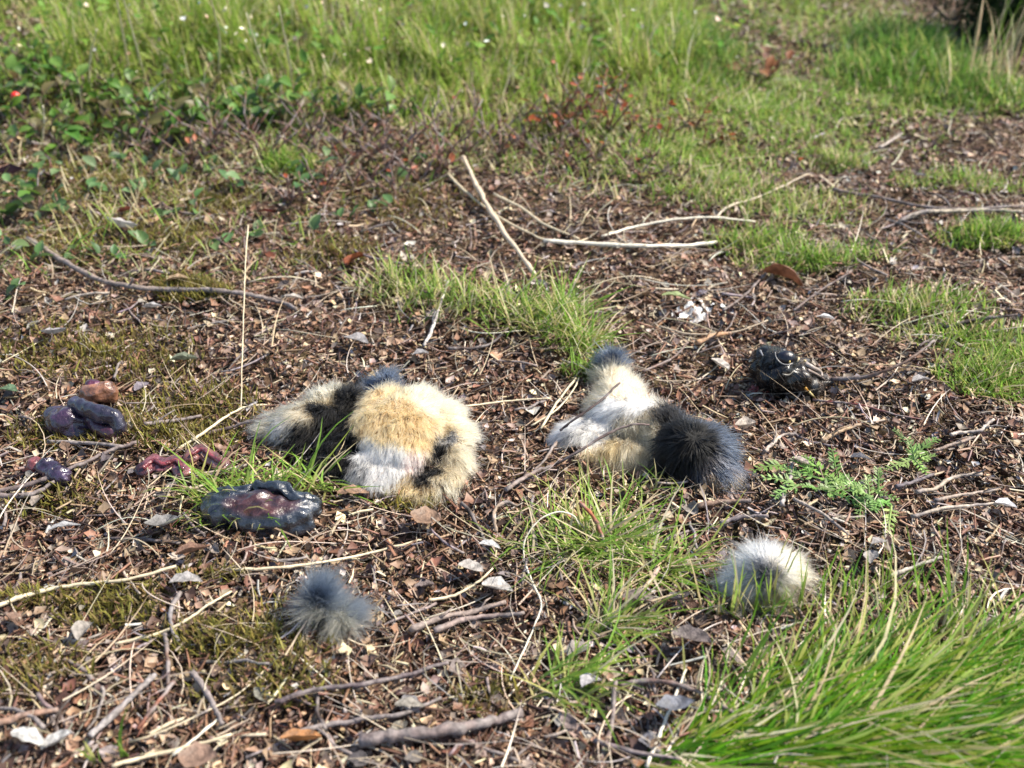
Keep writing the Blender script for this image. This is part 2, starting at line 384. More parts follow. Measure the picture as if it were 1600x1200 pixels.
def fur_piece(name, label, ells, seeds, n_hair, r0=.00014, whorl=None, fluff=.35, group=None, extra=None, lie=.85, guard=.12, lscale=.8, rscale=.92, cat='fur', skin_mat='skin', mat_up=.55, loose=350, rumple=.0010, darkr=.42, smooth=5, lift=0.):
    """an animal fur remnant: one skin mesh + hair curves. seeds: px, py, colour, flow dx, flow dy (photo sense), hair length"""
    base = np.array(ells[0][0]); base[2] = th(base[0], base[1])
    root = empty(name, base); tag(root, label, cat, group)
    v, t = blob_mesh([(np.array(c) - base, np.array(r_) * rscale, *q) for c, r_, *q in ells], min(.0022, min(min(e_[1]) for e_ in ells) * .3), smooth)
    v = v + vnormals(v, t) * (rumple * (noise3(v, 260, len(seeds)) * 1.6 + noise3(v, 620, 3) + .5 * noise3(v, 1300, 4)))[:, None]
    bvh = BVHTree.FromPolygons([tuple(q + base) for q in v], [tuple(int(i_) for i_ in q) for q in t])
    sp = np.array([hit(bvh, s[0], s[1]) for s in seeds]) - base
    sc_ = np.array([s[2] for s in seeds]); sf = np.array([[s[3], -s[4] * 1.4, 0] for s in seeds], float); sf /= np.linalg.norm(sf, axis=1)[:, None] + 1e-9
    sl = np.array([s[5] for s in seeds])
    def weights(p, k_=10.):
        d = np.linalg.norm(p[:, None] - sp[None], axis=2) + 1e-5; w = d ** -k_; return w / w.sum(1)[:, None]
    wv = weights(v); skin = MB().add(v, t, (wv @ sc_) * .5 + .004).build('skin', skin_mat, root)
    vn = vnormals(v, t)
    a = v[t]; area = np.linalg.norm(np.cross(a[:, 1] - a[:, 0], a[:, 2] - a[:, 0]), axis=1)
    keep = a[:, :, 2].max(1) > -.001; area = area * keep
    ti = rng.choice(len(t), n_hair, p=area / area.sum()); bc = rng.dirichlet([1, 1, 1], n_hair)
    p = np.einsum('nk,nkj->nj', bc, a[ti]); nn = np.einsum('nk,nkj->nj', bc, vn[t[ti]])
    clump = (np.sin(p[:, 0] * 900 + 3 * np.sin(p[:, 1] * 500)) * np.cos(p[:, 1] * 820 + 2 * np.sin(p[:, 2] * 700)))[:, None]
    w = weights(p + rng.normal(0, .0011, p.shape)); col = w @ sc_; flow = w @ sf; ln = (w @ sl) * U(.65, 1.15, n_hair) * lscale
    if whorl is not None:
        for (wx, wy, wr, dark) in whorl:
            wc = hit(bvh, wx, wy) - base; d = p - wc; dist = np.linalg.norm(d, axis=1); k_ = np.exp(-(dist / wr) ** 4)[:, None]
            rad = d / (dist[:, None] + 1e-5); flow = flow * (1 - k_) + 1.5 * rad * k_
            if dark is not None:
                q = np.exp(-(dist / (wr * darkr)) ** 2)[:, None]; col = col * (1 - q) + np.array(dark) * q
                ln = ln * (1 - .45 * q[:, 0])
    flow = flow - nn * (flow * nn).sum(1)[:, None]
    d0 = nn * (1 - lie * .6) + flow * lie + rng.normal(0, fluff * .45, p.shape); d0 += .16 * clump * np.cross(nn, flow + .01)
    d0 += np.array([0, 0, lift])[None] * np.clip(p[:, 2:3] / .012, 0, 1)
    d0 /= np.linalg.norm(d0, axis=1)[:, None] + 1e-9
    g_ = rng.random(n_hair) < guard; ln[g_] *= 1.4
    K = 5; tt = np.linspace(0, 1, K); curl = rng.normal(0, .22, p.shape) + np.array([0, 0, -.22]) + flow * .25
    pts = p[:, None] + ln[:, None, None] * (d0[:, None] * tt[None, :, None] + curl[:, None] * (tt[None, :, None] ** 2))
    nc = max(20, n_hair // 22); ci = rng.choice(n_hair, nc, replace=False); near = np.empty(n_hair, int)      # hairs mat into pointed locks
    for a_ in range(0, n_hair, 4000): near[a_:a_ + 4000] = np.argmin(((p[a_:a_ + 4000, None] - p[ci][None]) ** 2).sum(2), 1)
    pull = (mat_up * U(.2, 1., n_hair) * np.where(g_, .35, 1))[:, None, None] * (tt ** 1.5)[None, :, None]; pts = pts * (1 - pull) + pts[ci[near]] * pull
    if loose:                                                                                                  # shed hairs lying round about
        li = rng.choice(n_hair, loose, replace=False); c_ = p.mean(0); out = (p[li] - c_) * np.array([1, 1, 0]); out = out / (np.linalg.norm(out, axis=1)[:, None] + 1e-6)
        st = p[li] * np.array([1, 1, 0]) + out * rng.exponential(.007, loose)[:, None]; a_ = U(0, 6.28, loose); bd = rng.normal(0, .8, loose)
        aa = a_[:, None] + bd[:, None] * tt[None]; sg = np.stack([np.cos(aa), np.sin(aa), np.full(aa.shape, .1)], -1) * (ln[li] / K * 1.3)[:, None, None]
        pts[li] = st[:, None] + np.cumsum(sg, 1) + np.array([0, 0, .004])
        pts[li, :, 2] = th(pts[li, :, 0] + base[0], pts[li, :, 1] + base[1]) - base[2] + U(.004, .009, (loose, 1))
    gz = th(pts[..., 0] + base[0], pts[..., 1] + base[1]) - base[2] + .0008; pts[..., 2] = np.maximum(pts[..., 2], gz)
    col = np.clip(col * U(.75, 1.2, (n_hair, 1)) * (1 + .12 * clump), .001, .95)
    if extra is not None: col = extra(p + base, col)
    hc = bpy.data.hair_curves.new('fur'); hc.add_curves([K] * n_hair)
    hc.attributes['position'].data.foreach_set('vector', pts.astype(np.float32).ravel())
    ra = hc.attributes.get('radius') or hc.attributes.new('radius', 'FLOAT', 'POINT')
    rr = r0 * np.array([1, 1, .85, .6, .15])[None] * np.where(g_, 1.7, 1)[:, None] * U(.8, 1.2, (n_hair, 1)); ra.data.foreach_set('value', rr.astype(np.float32).ravel())
    ca = hc.attributes.new('Col', 'FLOAT_COLOR', 'CURVE'); ca.data.foreach_set('color', np.concatenate([col, np.ones((n_hair, 1))], 1).astype(np.float32).ravel())
    hc.materials.append(MATS['fur']); link('fur', hc, root)
    return root, bvh, base
CREAM = (.63, .50, .31); TAN = (.56, .37, .18); WHITE = (.90, .84, .77); BLACK = (.0035, .0035, .004); SLATE = (.036, .047, .070); GREY = (.22, .22, .22); PINK = (.85, .62, .55); DIRTY = (.48, .38, .24)
e3 = lambda px, py, z, r, *a_: (P(px, py, z), r, *a_)
fur_piece('fur_pelt', 'black, tan and cream fur pelt with white belly lying on the litter, left of centre',
    [e3(620, 672, .008, (.025, .028, .013)), e3(650, 645, .008, (.017, .018, .010)), e3(598, 648, .008, (.014, .022, .012)), e3(545, 688, .004, (.016, .030, .007), -.25), e3(478, 658, .008, (.019, .012, .009), .35), e3(437, 668, .005, (.011, .009, .006), .2), e3(522, 628, .008, (.016, .010, .009), .3), e3(500, 690, .004, (.016, .012, .006)), e3(566, 625, .004, (.010, .018, .006)),
     e3(598, 728, .003, (.022, .020, .009)), e3(625, 700, .006, (.020, .018, .011)), e3(690, 655, .007, (.013, .012, .008), -.5), e3(716, 684, .006, (.008, .014, .007), -.3), e3(710, 720, .005, (.008, .014, .007), .25), e3(684, 754, .004, (.013, .009, .006), .6), e3(648, 772, .003, (.009, .006, .004), .2), e3(603, 600, .009, (.006, .006, .008)), e3(668, 690, .003, (.012, .014, .005))],
    [(428, 645, CREAM, -1, -.3, .009), (418, 668, DIRTY, -1, .2, .009), (470, 625, CREAM, -.6, -.8, .008), (515, 610, CREAM, -.3, -1, .008), (445, 672, GREY, -.6, .6, .007), (468, 672, BLACK, -.5, 1, .006), (470, 650, DIRTY, -.6, .5, .006), (480, 680, BLACK, -.3, 1, .008),
     (540, 640, BLACK, -.2, .8, .006), (560, 600, BLACK, 0, -.8, .007), (515, 690, BLACK, 0, 1, .007), (545, 690, BLACK, .1, 1, .006), (535, 730, BLACK, 0, 1, .006), (508, 660, BLACK, -.3, 1, .006), (495, 640, BLACK, -.3, .8, .006), (465, 695, BLACK, -.5, 1, .007), (490, 710, BLACK, -.3, 1, .007), (535, 615, BLACK, -.2, -.5, .006),
     (600, 580, SLATE, 0, -1, .010), (585, 590, SLATE, -.3, -1, .009), (612, 585, SLATE, .4, -1, .010),
     (580, 630, TAN, -.2, .6, .006), (575, 660, TAN, -.2, .8, .006), (620, 620, TAN, 0, -.8, .007), (650, 610, CREAM, .5, -1, .008), (620, 650, TAN, 0, .8, .006), (595, 645, TAN, -.1, .8, .006), (665, 680, TAN, .3, .8, .006), (650, 660, TAN, .3, .7, .006), (600, 675, TAN, 0, 1, .006), (640, 690, TAN, 0, 1, .006),
     (575, 705, WHITE, -.1, 1, .006), (600, 715, WHITE, 0, 1, .006), (625, 710, WHITE, .2, 1, .006), (590, 740, WHITE, 0, 1, .006), (615, 738, WHITE, .1, 1, .006), (642, 720, PINK, .2, 1, .005), (560, 735, GREY, -.3, 1, .006),
     (680, 640, CREAM, 1, -.6, .008), (700, 655, CREAM, 1, -.3, .008), (725, 680, CREAM, 1, 0, .008), (722, 705, CREAM, 1, .5, .008), (690, 670, TAN, .8, 0, .006), (700, 682, GREY, .3, .8, .005),
     (684, 700, BLACK, -.2, 1, .004), (676, 725, BLACK, -.2, 1, .004), (660, 748, BLACK, -.5, 1, .004), (700, 730, DIRTY, .5, 1, .008), (690, 755, CREAM, .4, 1, .009), (665, 768, TAN, -.1, 1, .010), (635, 760, TAN, -.5, 1, .008)], 30000, lscale=.68, mat_up=.7, rumple=.0013)
fur_piece('fur_pelt', 'cream and white fur pelt with a round black whorl and grey tuft, right of centre',
    [e3(990, 652, .009, (.028, .014, .010), -.45), e3(930, 670, .006, (.021, .009, .007), .35), e3(893, 684, .004, (.010, .007, .005), .3), e3(968, 622, .007, (.013, .016, .009), -.3), e3(956, 590, .007, (.009, .011, .008)), e3(955, 572, .011, (.0085, .006, .011)),
     e3(1035, 672, .009, (.018, .014, .010), -.4), e3(1086, 702, .012, (.0175, .016, .014)), e3(1115, 738, .006, (.012, .010, .007)), e3(955, 712, .003, (.020, .010, .006)), e3(1000, 704, .005, (.014, .012, .008))],
    [(955, 545, SLATE, 0, -1, .008), (940, 560, SLATE, -.5, -1, .008), (970, 555, SLATE, .6, -1, .008), (955, 585, CREAM, -.1, -1, .008), (975, 590, CREAM, .6, -.8, .008), (935, 590, DIRTY, -.7, -.7, .008),
     (975, 615, CREAM, .3, -.8, .008), (1005, 610, CREAM, .5, -1, .008), (930, 620, DIRTY, -.5, -.4, .007), (955, 640, WHITE, -.8, .3, .006), (1000, 635, WHITE, -.5, .5, .006), (1040, 625, CREAM, .2, -.9, .008),
     (905, 660, WHITE, -1, .1, .006), (885, 672, WHITE, -1, .3, .006), (890, 685, GREY, -.7, .8, .006), (915, 660, GREY, -.8, .2, .005), (940, 662, WHITE, -.8, .3, .006), (920, 690, WHITE, -.4, 1, .007),
     (975, 665, DIRTY, -.3, 1, .007), (950, 700, TAN, -.2, 1, .008), (980, 710, DIRTY, 0, 1, .008), (925, 705, TAN, -.3, 1, .007), (1005, 690, DIRTY, 0, 1, .007), (1010, 650, DIRTY, .3, .5, .006),
     (1045, 650, BLACK, -.5, -.6, .008), (1075, 635, (.018, .021, .028), 0, -1, .009), (1110, 650, (.018, .021, .028), .6, -.8, .0095), (1135, 680, SLATE, 1, -.2, .0095), (1140, 710, SLATE, 1, .2, .0095), (1125, 740, SLATE, .6, .8, .011), (1080, 745, SLATE, 0, 1, .011), (1040, 700, BLACK, -.6, .6, .008), (1085, 690, BLACK, 0, 0, .006), (1050, 735, BLACK, -.3, 1, .008),
     (1140, 758, (.45, .28, .14), .7, 1, .007), (1115, 765, (.30, .20, .12), .3, 1, .006)], 27000, whorl=[(1086, 686, .022, (.002, .002, .002))], lie=.95)
fur_piece('fur_ball', 'round white fur ball with dark centre at the edge of the lush grass',
    [e3(1196, 898, .011, (.0115, .0115, .0105)), e3(1180, 908, .007, (.009, .009, .007)), e3(1213, 893, .009, (.009, .009, .009))],
    [(1160, 870, (.78, .74, .66), -1, -.5, .010), (1195, 845, WHITE, 0, -1, .010), (1230, 860, CREAM, .8, -.8, .010), (1240, 895, CREAM, 1, .1, .010), (1220, 930, DIRTY, .5, 1, .009), (1180, 930, WHITE, -.4, 1, .009), (1150, 905, WHITE, -1, .3, .010), (1172, 890, (.50, .49, .47), -.6, 0, .008), (1215, 890, (.6, .56, .48), .6, 0, .008), (1200, 895, SLATE, 0, .5, .006), (1195, 865, WHITE, 0, -1, .009)],
    9000, r0=.00013, whorl=[(1203, 896, .016, (.045, .046, .05))], lie=.7, fluff=.6, guard=.15, darkr=.40, loose=200, mat_up=.75, rumple=.0016)
G1 = (.045, .058, .08); G2 = (.08, .095, .115); G3 = (.22, .21, .17)
fur_piece('fur_tuft', 'loose slate-grey fur tuft with pale wisps, in front of the blue-grey organ',
    [e3(500, 946, .012, (.0060, .0040, .0125), .1, .15), e3(536, 968, .006, (.0065, .004, .006), .3), e3(512, 978, .003, (.005, .004, .003))],
    [(490, 920, G1, -.2, -1, .009), (506, 908, G1, .1, -1, .010), (480, 950, G1, -.5, -.3, .005), (520, 945, G2, .4, -1, .007), (550, 962, G2, 1, -.3, .006), (545, 985, G3, .7, .8, .006), (510, 985, G3, -.4, 1, .009), (490, 988, G3, -.6, 1, .011), (512, 968, G1, .6, .2, .006), (498, 945, G1, .2, -.7, .006)],
    5500, r0=.00012, lie=.9, fluff=.5, guard=.25, lscale=1.2, rscale=.85, loose=250, mat_up=.6, lift=.5)

# ------------------------------------------------------------------ organs, guts, skull
def flesh(name, ells, col, material, parent, origin, amp=.0006, freq=900, voxel=.0011, seed=0, smooth=4):
    """col: function (vertices, noise) -> colours, or one colour"""
    v, t = blob_mesh([(np.array(c) - origin, *q) for c, *q in ells], voxel, smooth)
    nn = vnormals(v, t); v = v + nn * (amp * noise3(v, freq, seed) + amp * .5 * noise3(v, freq * 2.3, seed + 1) + amp * .9 * (.35 - np.abs(noise3(v, freq * 1.6, seed + 2)) * 2.2))[:, None]
    c = col(v + origin) if callable(col) else np.array(col)[None] * (1 + .9 * noise3(v, 350, seed + 5))[:, None]
    return MB().add(v, t, c).build(name, material, parent)
# blue-grey organ in the grass
o0 = P(405, 815); org = tag(empty('organ', o0), 'glossy blue-grey and brown organ lying in a green grass tuft', 'organ')
def organ_col(v):
    px_, py_ = pix(v); k_ = noise3(v, 500, 3) * .5
    d = ((px_ - 410) / 55) ** 2 + ((py_ - 787) / 20) ** 2 + k_
    w = np.clip(1.5 - d, 0, 1)[:, None]
    return np.array((.022, .027, .038))[None] * (1 + .6 * k_)[:, None] * (1 - w) + np.array((.055, .022, .022))[None] * w * (1 + .5 * noise3(v, 900, 8))[:, None]
flesh('body', [e3(410, 797, .011, (.023, .013, .0075), -.12), e3(462, 797, .010, (.011, .010, .007)), e3(352, 795, .010, (.011, .009, .008)), e3(430, 818, .006, (.018, .008, .006))], organ_col, 'gut_wet', org, o0, .0013, 380, .0009, seed=2, smooth=2)
flesh('rim', [(p_, (.0030, .0030, .0026)) for p_ in spline([P(322, 780, .011), P(345, 768, .014), P(375, 768, .016), P(405, 760, .016)], 6)], (.022, .028, .040), 'gut_wet', org, o0, .0013, 520, seed=4, smooth=2)
flesh('lobe', [(p_, (.0034, .0032, .0028)) for p_ in spline([P(405, 762, .018), P(440, 762, .019), P(462, 776, .016), P(488, 782, .013), P(492, 800, .009)], 6)], (.022, .028, .038), 'gut_wet', org, o0, .0013, 560, seed=6, smooth=2)
flesh('fringe', [(p_, (.0026, .0026, .0022)) for p_ in spline([P(480, 813, .008), P(445, 828, .006), P(405, 826, .005), P(365, 815, .005)], 6)], (.022, .027, .038), 'gut_wet', org, o0, .0013, 800, seed=7, smooth=2)
# purple gut heap, upper left
g0 = P(135, 665); gut = tag(empty('gut_heap', g0), 'shiny dark purple gut heap with an orange lobe at the left edge', 'guts')
PUR = (.026, .013, .028)
flesh('dark_lobe', [e3(108, 658, .008, (.012, .009, .008), .4), e3(92, 650, .007, (.008, .006, .006)), e3(118, 670, .005, (.010, .008, .005))], PUR, 'gut_wet', gut, g0, .0008, 420, seed=11)
flesh('dark_lobe', [(p_, (.0042, .0042, .0052)) for p_ in spline([P(118, 632, .014), P(138, 640, .015), P(158, 648, .014), P(178, 652, .012), P(186, 668, .007)], 6)], (.028, .024, .042), 'gut_wet', gut, g0, .0006, 380, seed=15)
flesh('dark_lobe', [(p_, (.0040, .0040, .0045)) for p_ in spline([P(142, 652, .009), P(158, 672, .006), P(175, 678, .005)], 6)], (.035, .012, .02), 'gut_wet', gut, g0, .0006, 420, seed=16)
tag(flesh('orange_lobe', [e3(150, 616, .009, (.008, .006, .006)), e3(168, 614, .010, (.006, .005, .008)), e3(138, 614, .008, (.005, .005, .005))], (.26, .12, .07), 'gut_wet', gut, g0, .0009, 420, seed=12), 'orange-brown lobe behind the purple one')
flesh('purple_fold', [e3(146, 602, .012, (.005, .004, .0035))], (.07, .02, .04), 'gut_wet', gut, g0, .0005, 700, seed=13)
# small purple lump
s0 = P(80, 745); q = tag(empty('gut_lump', s0), 'small shiny violet gut lump beside a twig at the left edge', 'guts')
flesh('violet_lobe', [e3(72, 730, .006, (.005, .005, .005)), e3(92, 744, .006, (.007, .005, .005), -.4), e3(82, 738, .005, (.005, .005, .005))], (.032, .02, .042), 'gut_wet', q, s0, .0010, 600, seed=21)
flesh('red_lobe', [e3(55, 728, .005, (.0045, .005, .005)), e3(48, 735, .003, (.004, .003, .003))], (.18, .05, .05), 'gut_wet', q, s0, .0004, 900, seed=22)
# two flat red flesh scraps
for nm, lab, pts_, c_, sd in [('flesh_scrap', 'flat dull-red flesh scrap behind the grass, left of its smaller neighbour', [(225, 733), (240, 722), (255, 728), (275, 722), (285, 735)], (.13, .045, .05), 31),
                              ('flesh_scrap', 'pinkish flesh scrap beside grass blades, nearer the fur pelt', [(300, 712), (315, 705), (330, 715), (345, 725)], (.17, .07, .06), 33)]:
    o_ = P(*pts_[0]); q = tag(empty(nm, o_), lab, 'flesh')
    flesh('flap', [(P(a, b, .006), (.005, .006, .0025), .3 * i_) for i_, (a, b) in enumerate(pts_)], c_, 'gut_wet', q, o_, .0006, 800, seed=sd)
    flesh('vein', [(p_, (.0012, .0012, .0012)) for p_ in spline([P(a, b - 3, .009) for a, b in pts_], 6)], (.16, .03, .035), 'gut_wet', q, o_, .0002, 1500, .0006, seed=sd + 1, smooth=1)
# dark skull with matted black fur
BLK = (.0025, .002, .002); BRN = (.03, .02, .015)
sk, bvh, k0 = fur_piece('animal_skull', 'black matted rodent skull with snout to the right, beyond the right pelt',
    [e3(1212, 580, .013, (.0135, .014, .0135)), e3(1240, 584, .012, (.013, .012, .011)), e3(1262, 592, .009, (.010, .008, .008), -.2), e3(1285, 594, .006, (.008, .005, .005), -.3), e3(1225, 602, .004, (.013, .007, .005)), e3(1262, 606, .003, (.012, .005, .004), -.2), e3(1196, 590, .010, (.006, .010, .009))],
    [(1190, 560, BLK, -.6, -.3, .005), (1210, 545, BLK, .2, -.6, .005), (1235, 575, BLK, .8, .4, .004), (1205, 585, BLK, -.2, 1, .006), (1235, 600, BLK, .2, 1, .005), (1265, 580, BRN, 1, .3, .003), (1285, 590, BRN, 1, .4, .003), (1265, 605, BLK, .6, .8, .004)], 2200, r0=.00014, lie=1.6, rscale=1., lscale=.7, fluff=.3, cat='skull', skin_mat='gut_dark', loose=0, rumple=.0024, mat_up=.9, smooth=3)
def on(px, py, out=0.):
    p_ = hit(bvh, px, py); return p_ + (CP - p_) / np.linalg.norm(CP - p_) * out - k0
flesh('eye', [(on(1228, 559, -.0012) + k0, (.0055, .0042, .0042))], (.006, .006, .014), 'gut_dark', sk, k0, .00005, 300, seed=43)
def bone(name, px, r_, c_):
    p_ = spline([on(a_, b_, .0012) for a_, b_ in px], 4); o = MB().add(*tube(p_, np.linspace(r_, r_ * .5, len(p_)), 6)).build(name, 'bone', sk); o.color = (*c_, 1)
p_ = spline([on(1211, 550, .003), on(1213, 559, .0035), on(1220, 567, .0035), on(1230, 570, .003), on(1238, 568, .002)], 4)
o = MB().add(*tube(p_, .00032, 6)).build('eye_rim', 'bone', sk); o.color = (.24, .23, .22, 1)
bone('bone_splinter', [(1252, 547), (1256, 555), (1258, 564)], .0013, (.60, .46, .22)); bone('bone_splinter', [(1246, 552), (1248, 560), (1245, 566)], .0009, (.55, .44, .26)); bone('bone_splinter', [(1233, 560), (1234, 567)], .0008, (.62, .44, .14))
bone('cheek_bone', [(1222, 585), (1232, 586), (1240, 580)], .0007, (.13, .12, .10)); bone('nose_bone', [(1258, 568), (1270, 574), (1282, 580), (1296, 588)], .0014, (.34, .28, .24)); bone('nose_bone', [(1262, 578), (1275, 584), (1288, 592)], .0009, (.26, .20, .17))
bone('tooth', [(1264, 612), (1270, 618), (1274, 622)], .0007, (.55, .44, .20)); bone('tooth', [(1258, 606), (1262, 610)], .0009, (.55, .28, .05)); bone('jaw_bone', [(1188, 548), (1192, 556)], .0007, (.22, .22, .24))
tag(flesh('flesh', [e3(1190, 610, .003, (.008, .004, .003)), e3(1208, 607, .004, (.006, .003, .003), .3), e3(1224, 600, .008, (.004, .003, .002))], (.17, .025, .02), 'gut_dark', sk, k0, .0012, 1400, seed=45), 'dark red flesh under the skull')

# ------------------------------------------------------------------ sticks and straws placed one by one
def stick(name, label, cat, pts, r0, r1, col, material='bark', z=None, group=None, flat=1., knots=.2, sides=7, sub=6):
    zz = z if z is not None else [r0 + .006] * len(pts)
    p = spline([P(a, b_, c) for (a, b_), c in zip(pts, zz)], sub); base = p.mean(0); base[2] = p[:, 2].min()
    n_ = len(p); r_ = np.linspace(r0, r1, n_) * (.8 if r0 < .0024 else 1.) * (1 + rng.uniform(-knots, knots, n_))
    p = p + rng.normal(0, r0 * .12, p.shape)
    v, f = tube(p - base, r_, sides)
    o = MB().add(v, f).build(name, material); o.location = Vector(base); o.color = (*col, 1)
    if material == 'bark' and r0 > .0011:
        for _ in range(int(rng.integers(0, 3))):
            i_ = int(rng.integers(1, n_ - 2)); d = p[i_ + 1] - p[i_]; d = d / np.linalg.norm(d) + rng.normal(0, .6, 3) + np.array([0, 0, .3]); d /= np.linalg.norm(d); l_ = U(.004, .012); q_ = p[i_] - base
            sh = MB().add(*tube(np.stack([q_, q_ + d * l_ * .5 + rng.normal(0, l_ * .06, 3), q_ + d * l_]), np.array([.5, .4, .22]) * r_[i_], 5)).build('side_shoot', material, o); sh.color = o.color
    USED.add(label); return tag(o, label, cat, group)
GTW = (.21, .175, .165); BTW = (.12, .07, .05); DTW = (.06, .04, .035); STR = (.66, .56, .38); PSTR = (.78, .72, .58); RTW = (.20, .075, .045)
stk = stick('fallen_stick', 'long bent grey-brown stick lying across the litter at left', 'stick', [(42, 372), (95, 405), (150, 435), (200, 447), (260, 452), (350, 454), (400, 463), (440, 472), (462, 482)], .0022, .0016, (.23, .18, .15))
stick('fallen_stick', 'thick grey-brown broken stick at the bottom edge, left of middle', 'stick', [(565, 1157), (620, 1150), (700, 1140), (760, 1128), (815, 1112)], .0028, .0018, (.17, .13, .12))
stick('dry_straw', 'thin upright pale straw left of the black and cream pelt', 'straw', [(388, 352), (384, 400), (381, 480), (378, 580), (376, 665)], .00055, .0004, STR, 'straw_single', [.045, .038, .028, .014, .003])
stick('dry_straw', 'thick tan straw slanting behind the central grass tuft', 'straw', [(724, 246), (745, 290), (770, 335), (800, 380), (836, 430)], .0022, .0018, (.62, .50, .36), 'straw_single', [.012] * 5)
stick('dry_straw', 'thin straw crossing under the thick tan straw', 'straw', [(700, 272), (740, 310), (790, 345), (852, 376)], .0012, .0010, STR, 'straw_single', [.006] * 4)
stick('dry_straw', 'broad flat white straw lying level behind the grass', 'straw', [(850, 376), (920, 380), (1000, 384), (1060, 384), (1120, 379)], .0019, .0014, PSTR, 'straw_single', [.006] * 5)
stick('dry_straw', 'thin straw right of the thick tan straw, slanting to the white one', 'straw', [(772, 303), (815, 325), (850, 350), (905, 372)], .0012, .0009, STR, 'straw_single', [.010, .008, .006, .005])
stick('dry_straw', 'arched pale straw above the flat white straw', 'straw', [(940, 370), (990, 355), (1060, 342), (1120, 340), (1180, 346)], .0012, .0007, PSTR, 'straw_single', [.004, .007, .010, .010, .006])
stick('dry_straw', 'pale straw linking the two fur pelts', 'straw', [(690, 637), (750, 632), (800, 626), (860, 622)], .0008, .0005, STR, 'straw_single')
stick('dry_straw', 'bent pale straw pointing from red scraps to the cream fur', 'straw', [(265, 708), (310, 682), (355, 650), (385, 636), (425, 632)], .0010, .0007, STR, 'straw_single', [.004, .008, .009, .007, .004])
stick('dry_straw', 'long straight straw above the grey fur tuft', 'straw', [(330, 890), (400, 889), (480, 882), (570, 866), (658, 843)], .0010, .0007, STR, 'straw_single', [.004, .006, .007, .006, .004])
stick('dry_straw', 'long curved pale straw from the left edge below the organ', 'straw', [(-10, 948), (60, 925), (130, 912), (200, 905), (275, 884)], .0013, .0008, STR, 'straw_single')
stick('dry_straw', 'slanting pale straw below the pale oval leaf', 'straw', [(180, 1006), (240, 992), (290, 970), (325, 945), (362, 924)], .0009, .0006, STR, 'straw_single')
stick('fallen_twig', 'straight grey lichened twig slanting near the bottom left', 'twig', [(140, 1150), (175, 1118), (210, 1085), (242, 1053)], .0018, .0012, (.30, .27, .26))
stick('fallen_twig', 'short grey twig leaning right, beside the slanting lichened twig', 'twig', [(300, 1050), (322, 1080), (335, 1105), (348, 1132)], .0016, .0011, GTW)
stick('fallen_twig', 'upright small brown twig above the reddish twig at bottom left', 'twig', [(258, 990), (262, 1030), (262, 1070)], .0012, .0010, BTW)
stick('fallen_twig', 'reddish-brown twig at bottom left slanting down to the left', 'twig', [(272, 1065), (245, 1100), (215, 1140)], .0012, .0009, RTW)
stick('fallen_twig', 'curved grey twig below the pale oval leaf', 'twig', [(282, 925), (268, 950), (268, 980), (280, 1002)], .0013, .0009, (.25, .23, .23))
stick('fallen_twig', 'long dark twig running right from below the grey fur tuft', 'twig', [(430, 1098), (490, 1078), (560, 1070), (630, 1056), (700, 1035)], .0014, .0010, (.10, .075, .08))
stick('fallen_twig', 'long grey-red twig above the thick bottom stick', 'twig', [(465, 1143), (520, 1132), (580, 1122), (630, 1115), (690, 1090)], .0015, .0009, GTW)
stick('fallen_twig', 'pinkish-brown stick end at the bottom left edge', 'twig', [(-20, 1135), (40, 1118), (92, 1108)], .0018, .0013, (.28, .17, .12))
stick('dry_straw', 'pale straw near the bottom edge under the leaning twigs', 'straw', [(175, 1197), (230, 1182), (300, 1165), (362, 1148)], .0010, .0007, STR, 'straw_single')
stick('dry_straw', 'short white straw leaning up from the bottom straw', 'straw', [(270, 1180), (310, 1150), (345, 1120)], .0008, .0006, PSTR, 'straw_single')
stick('fallen_twig', 'grey forked-looking twig pile, upper, in front of the tuft with red stem', 'twig', [(640, 985), (690, 965), (740, 955), (790, 940)], .0018, .0013, (.26, .20, .17))
stick('fallen_twig', 'brown-grey twig, lower, in front of the tuft with red stem', 'twig', [(680, 985), (720, 968), (770, 962), (820, 958)], .0017, .0011, (.24, .18, .16))
stick('dry_straw', 'wavy pale straw running down from the tuft with the red stem', 'straw', [(822, 885), (834, 915), (846, 945), (832, 985), (812, 1030), (797, 1062)], .0006, .0004, PSTR, 'straw_single')
stick('dry_straw', 'looped pale straw arching over the tuft with the red stem', 'straw', [(818, 880), (820, 845), (840, 815), (870, 800), (895, 805), (905, 820)], .0005, .0004, PSTR, 'straw_single', [.004, .012, .018, .020, .018, .012])
stick('dry_straw', 'curved straw joining grey leaves and the green tuft, left of it', 'straw', [(670, 938), (710, 930), (745, 910), (770, 888)], .0009, .0006, STR, 'straw_single')
stick('dry_straw', 'long straight pale straw in front of the dark blue-grey leaf', 'straw', [(1010, 1198), (1030, 1150), (1050, 1100), (1072, 1045)], .0010, .0006, PSTR, 'straw_single', [.006] * 4)
stick('fallen_twig', 'arched reddish-brown twig behind the dark blue-grey leaf', 'twig', [(965, 1070), (1010, 1064), (1060, 1070), (1105, 1088), (1145, 1115)], .0014, .0010, (.15, .09, .075))
stick('fallen_twig', 'red-brown dead stem standing in the tuft of grass', 'twig', [(905, 785), (925, 805), (938, 830), (945, 860)], .0013, .0010, (.28, .09, .04), z=[.020, .016, .010, .004])
stick('fallen_twig', 'dark twig reaching right from the dark skull', 'twig', [(1298, 592), (1345, 590), (1395, 575), (1430, 555), (1460, 532)], .0014, .0009, BTW, z=[.006, .008, .012, .016, .020])
stick('fallen_twig', 'dark upcurved twig at the right edge above the grass patch', 'twig', [(1480, 512), (1520, 500), (1560, 495), (1590, 492)], .0016, .0010, DTW, z=[.006, .010, .014, .016])
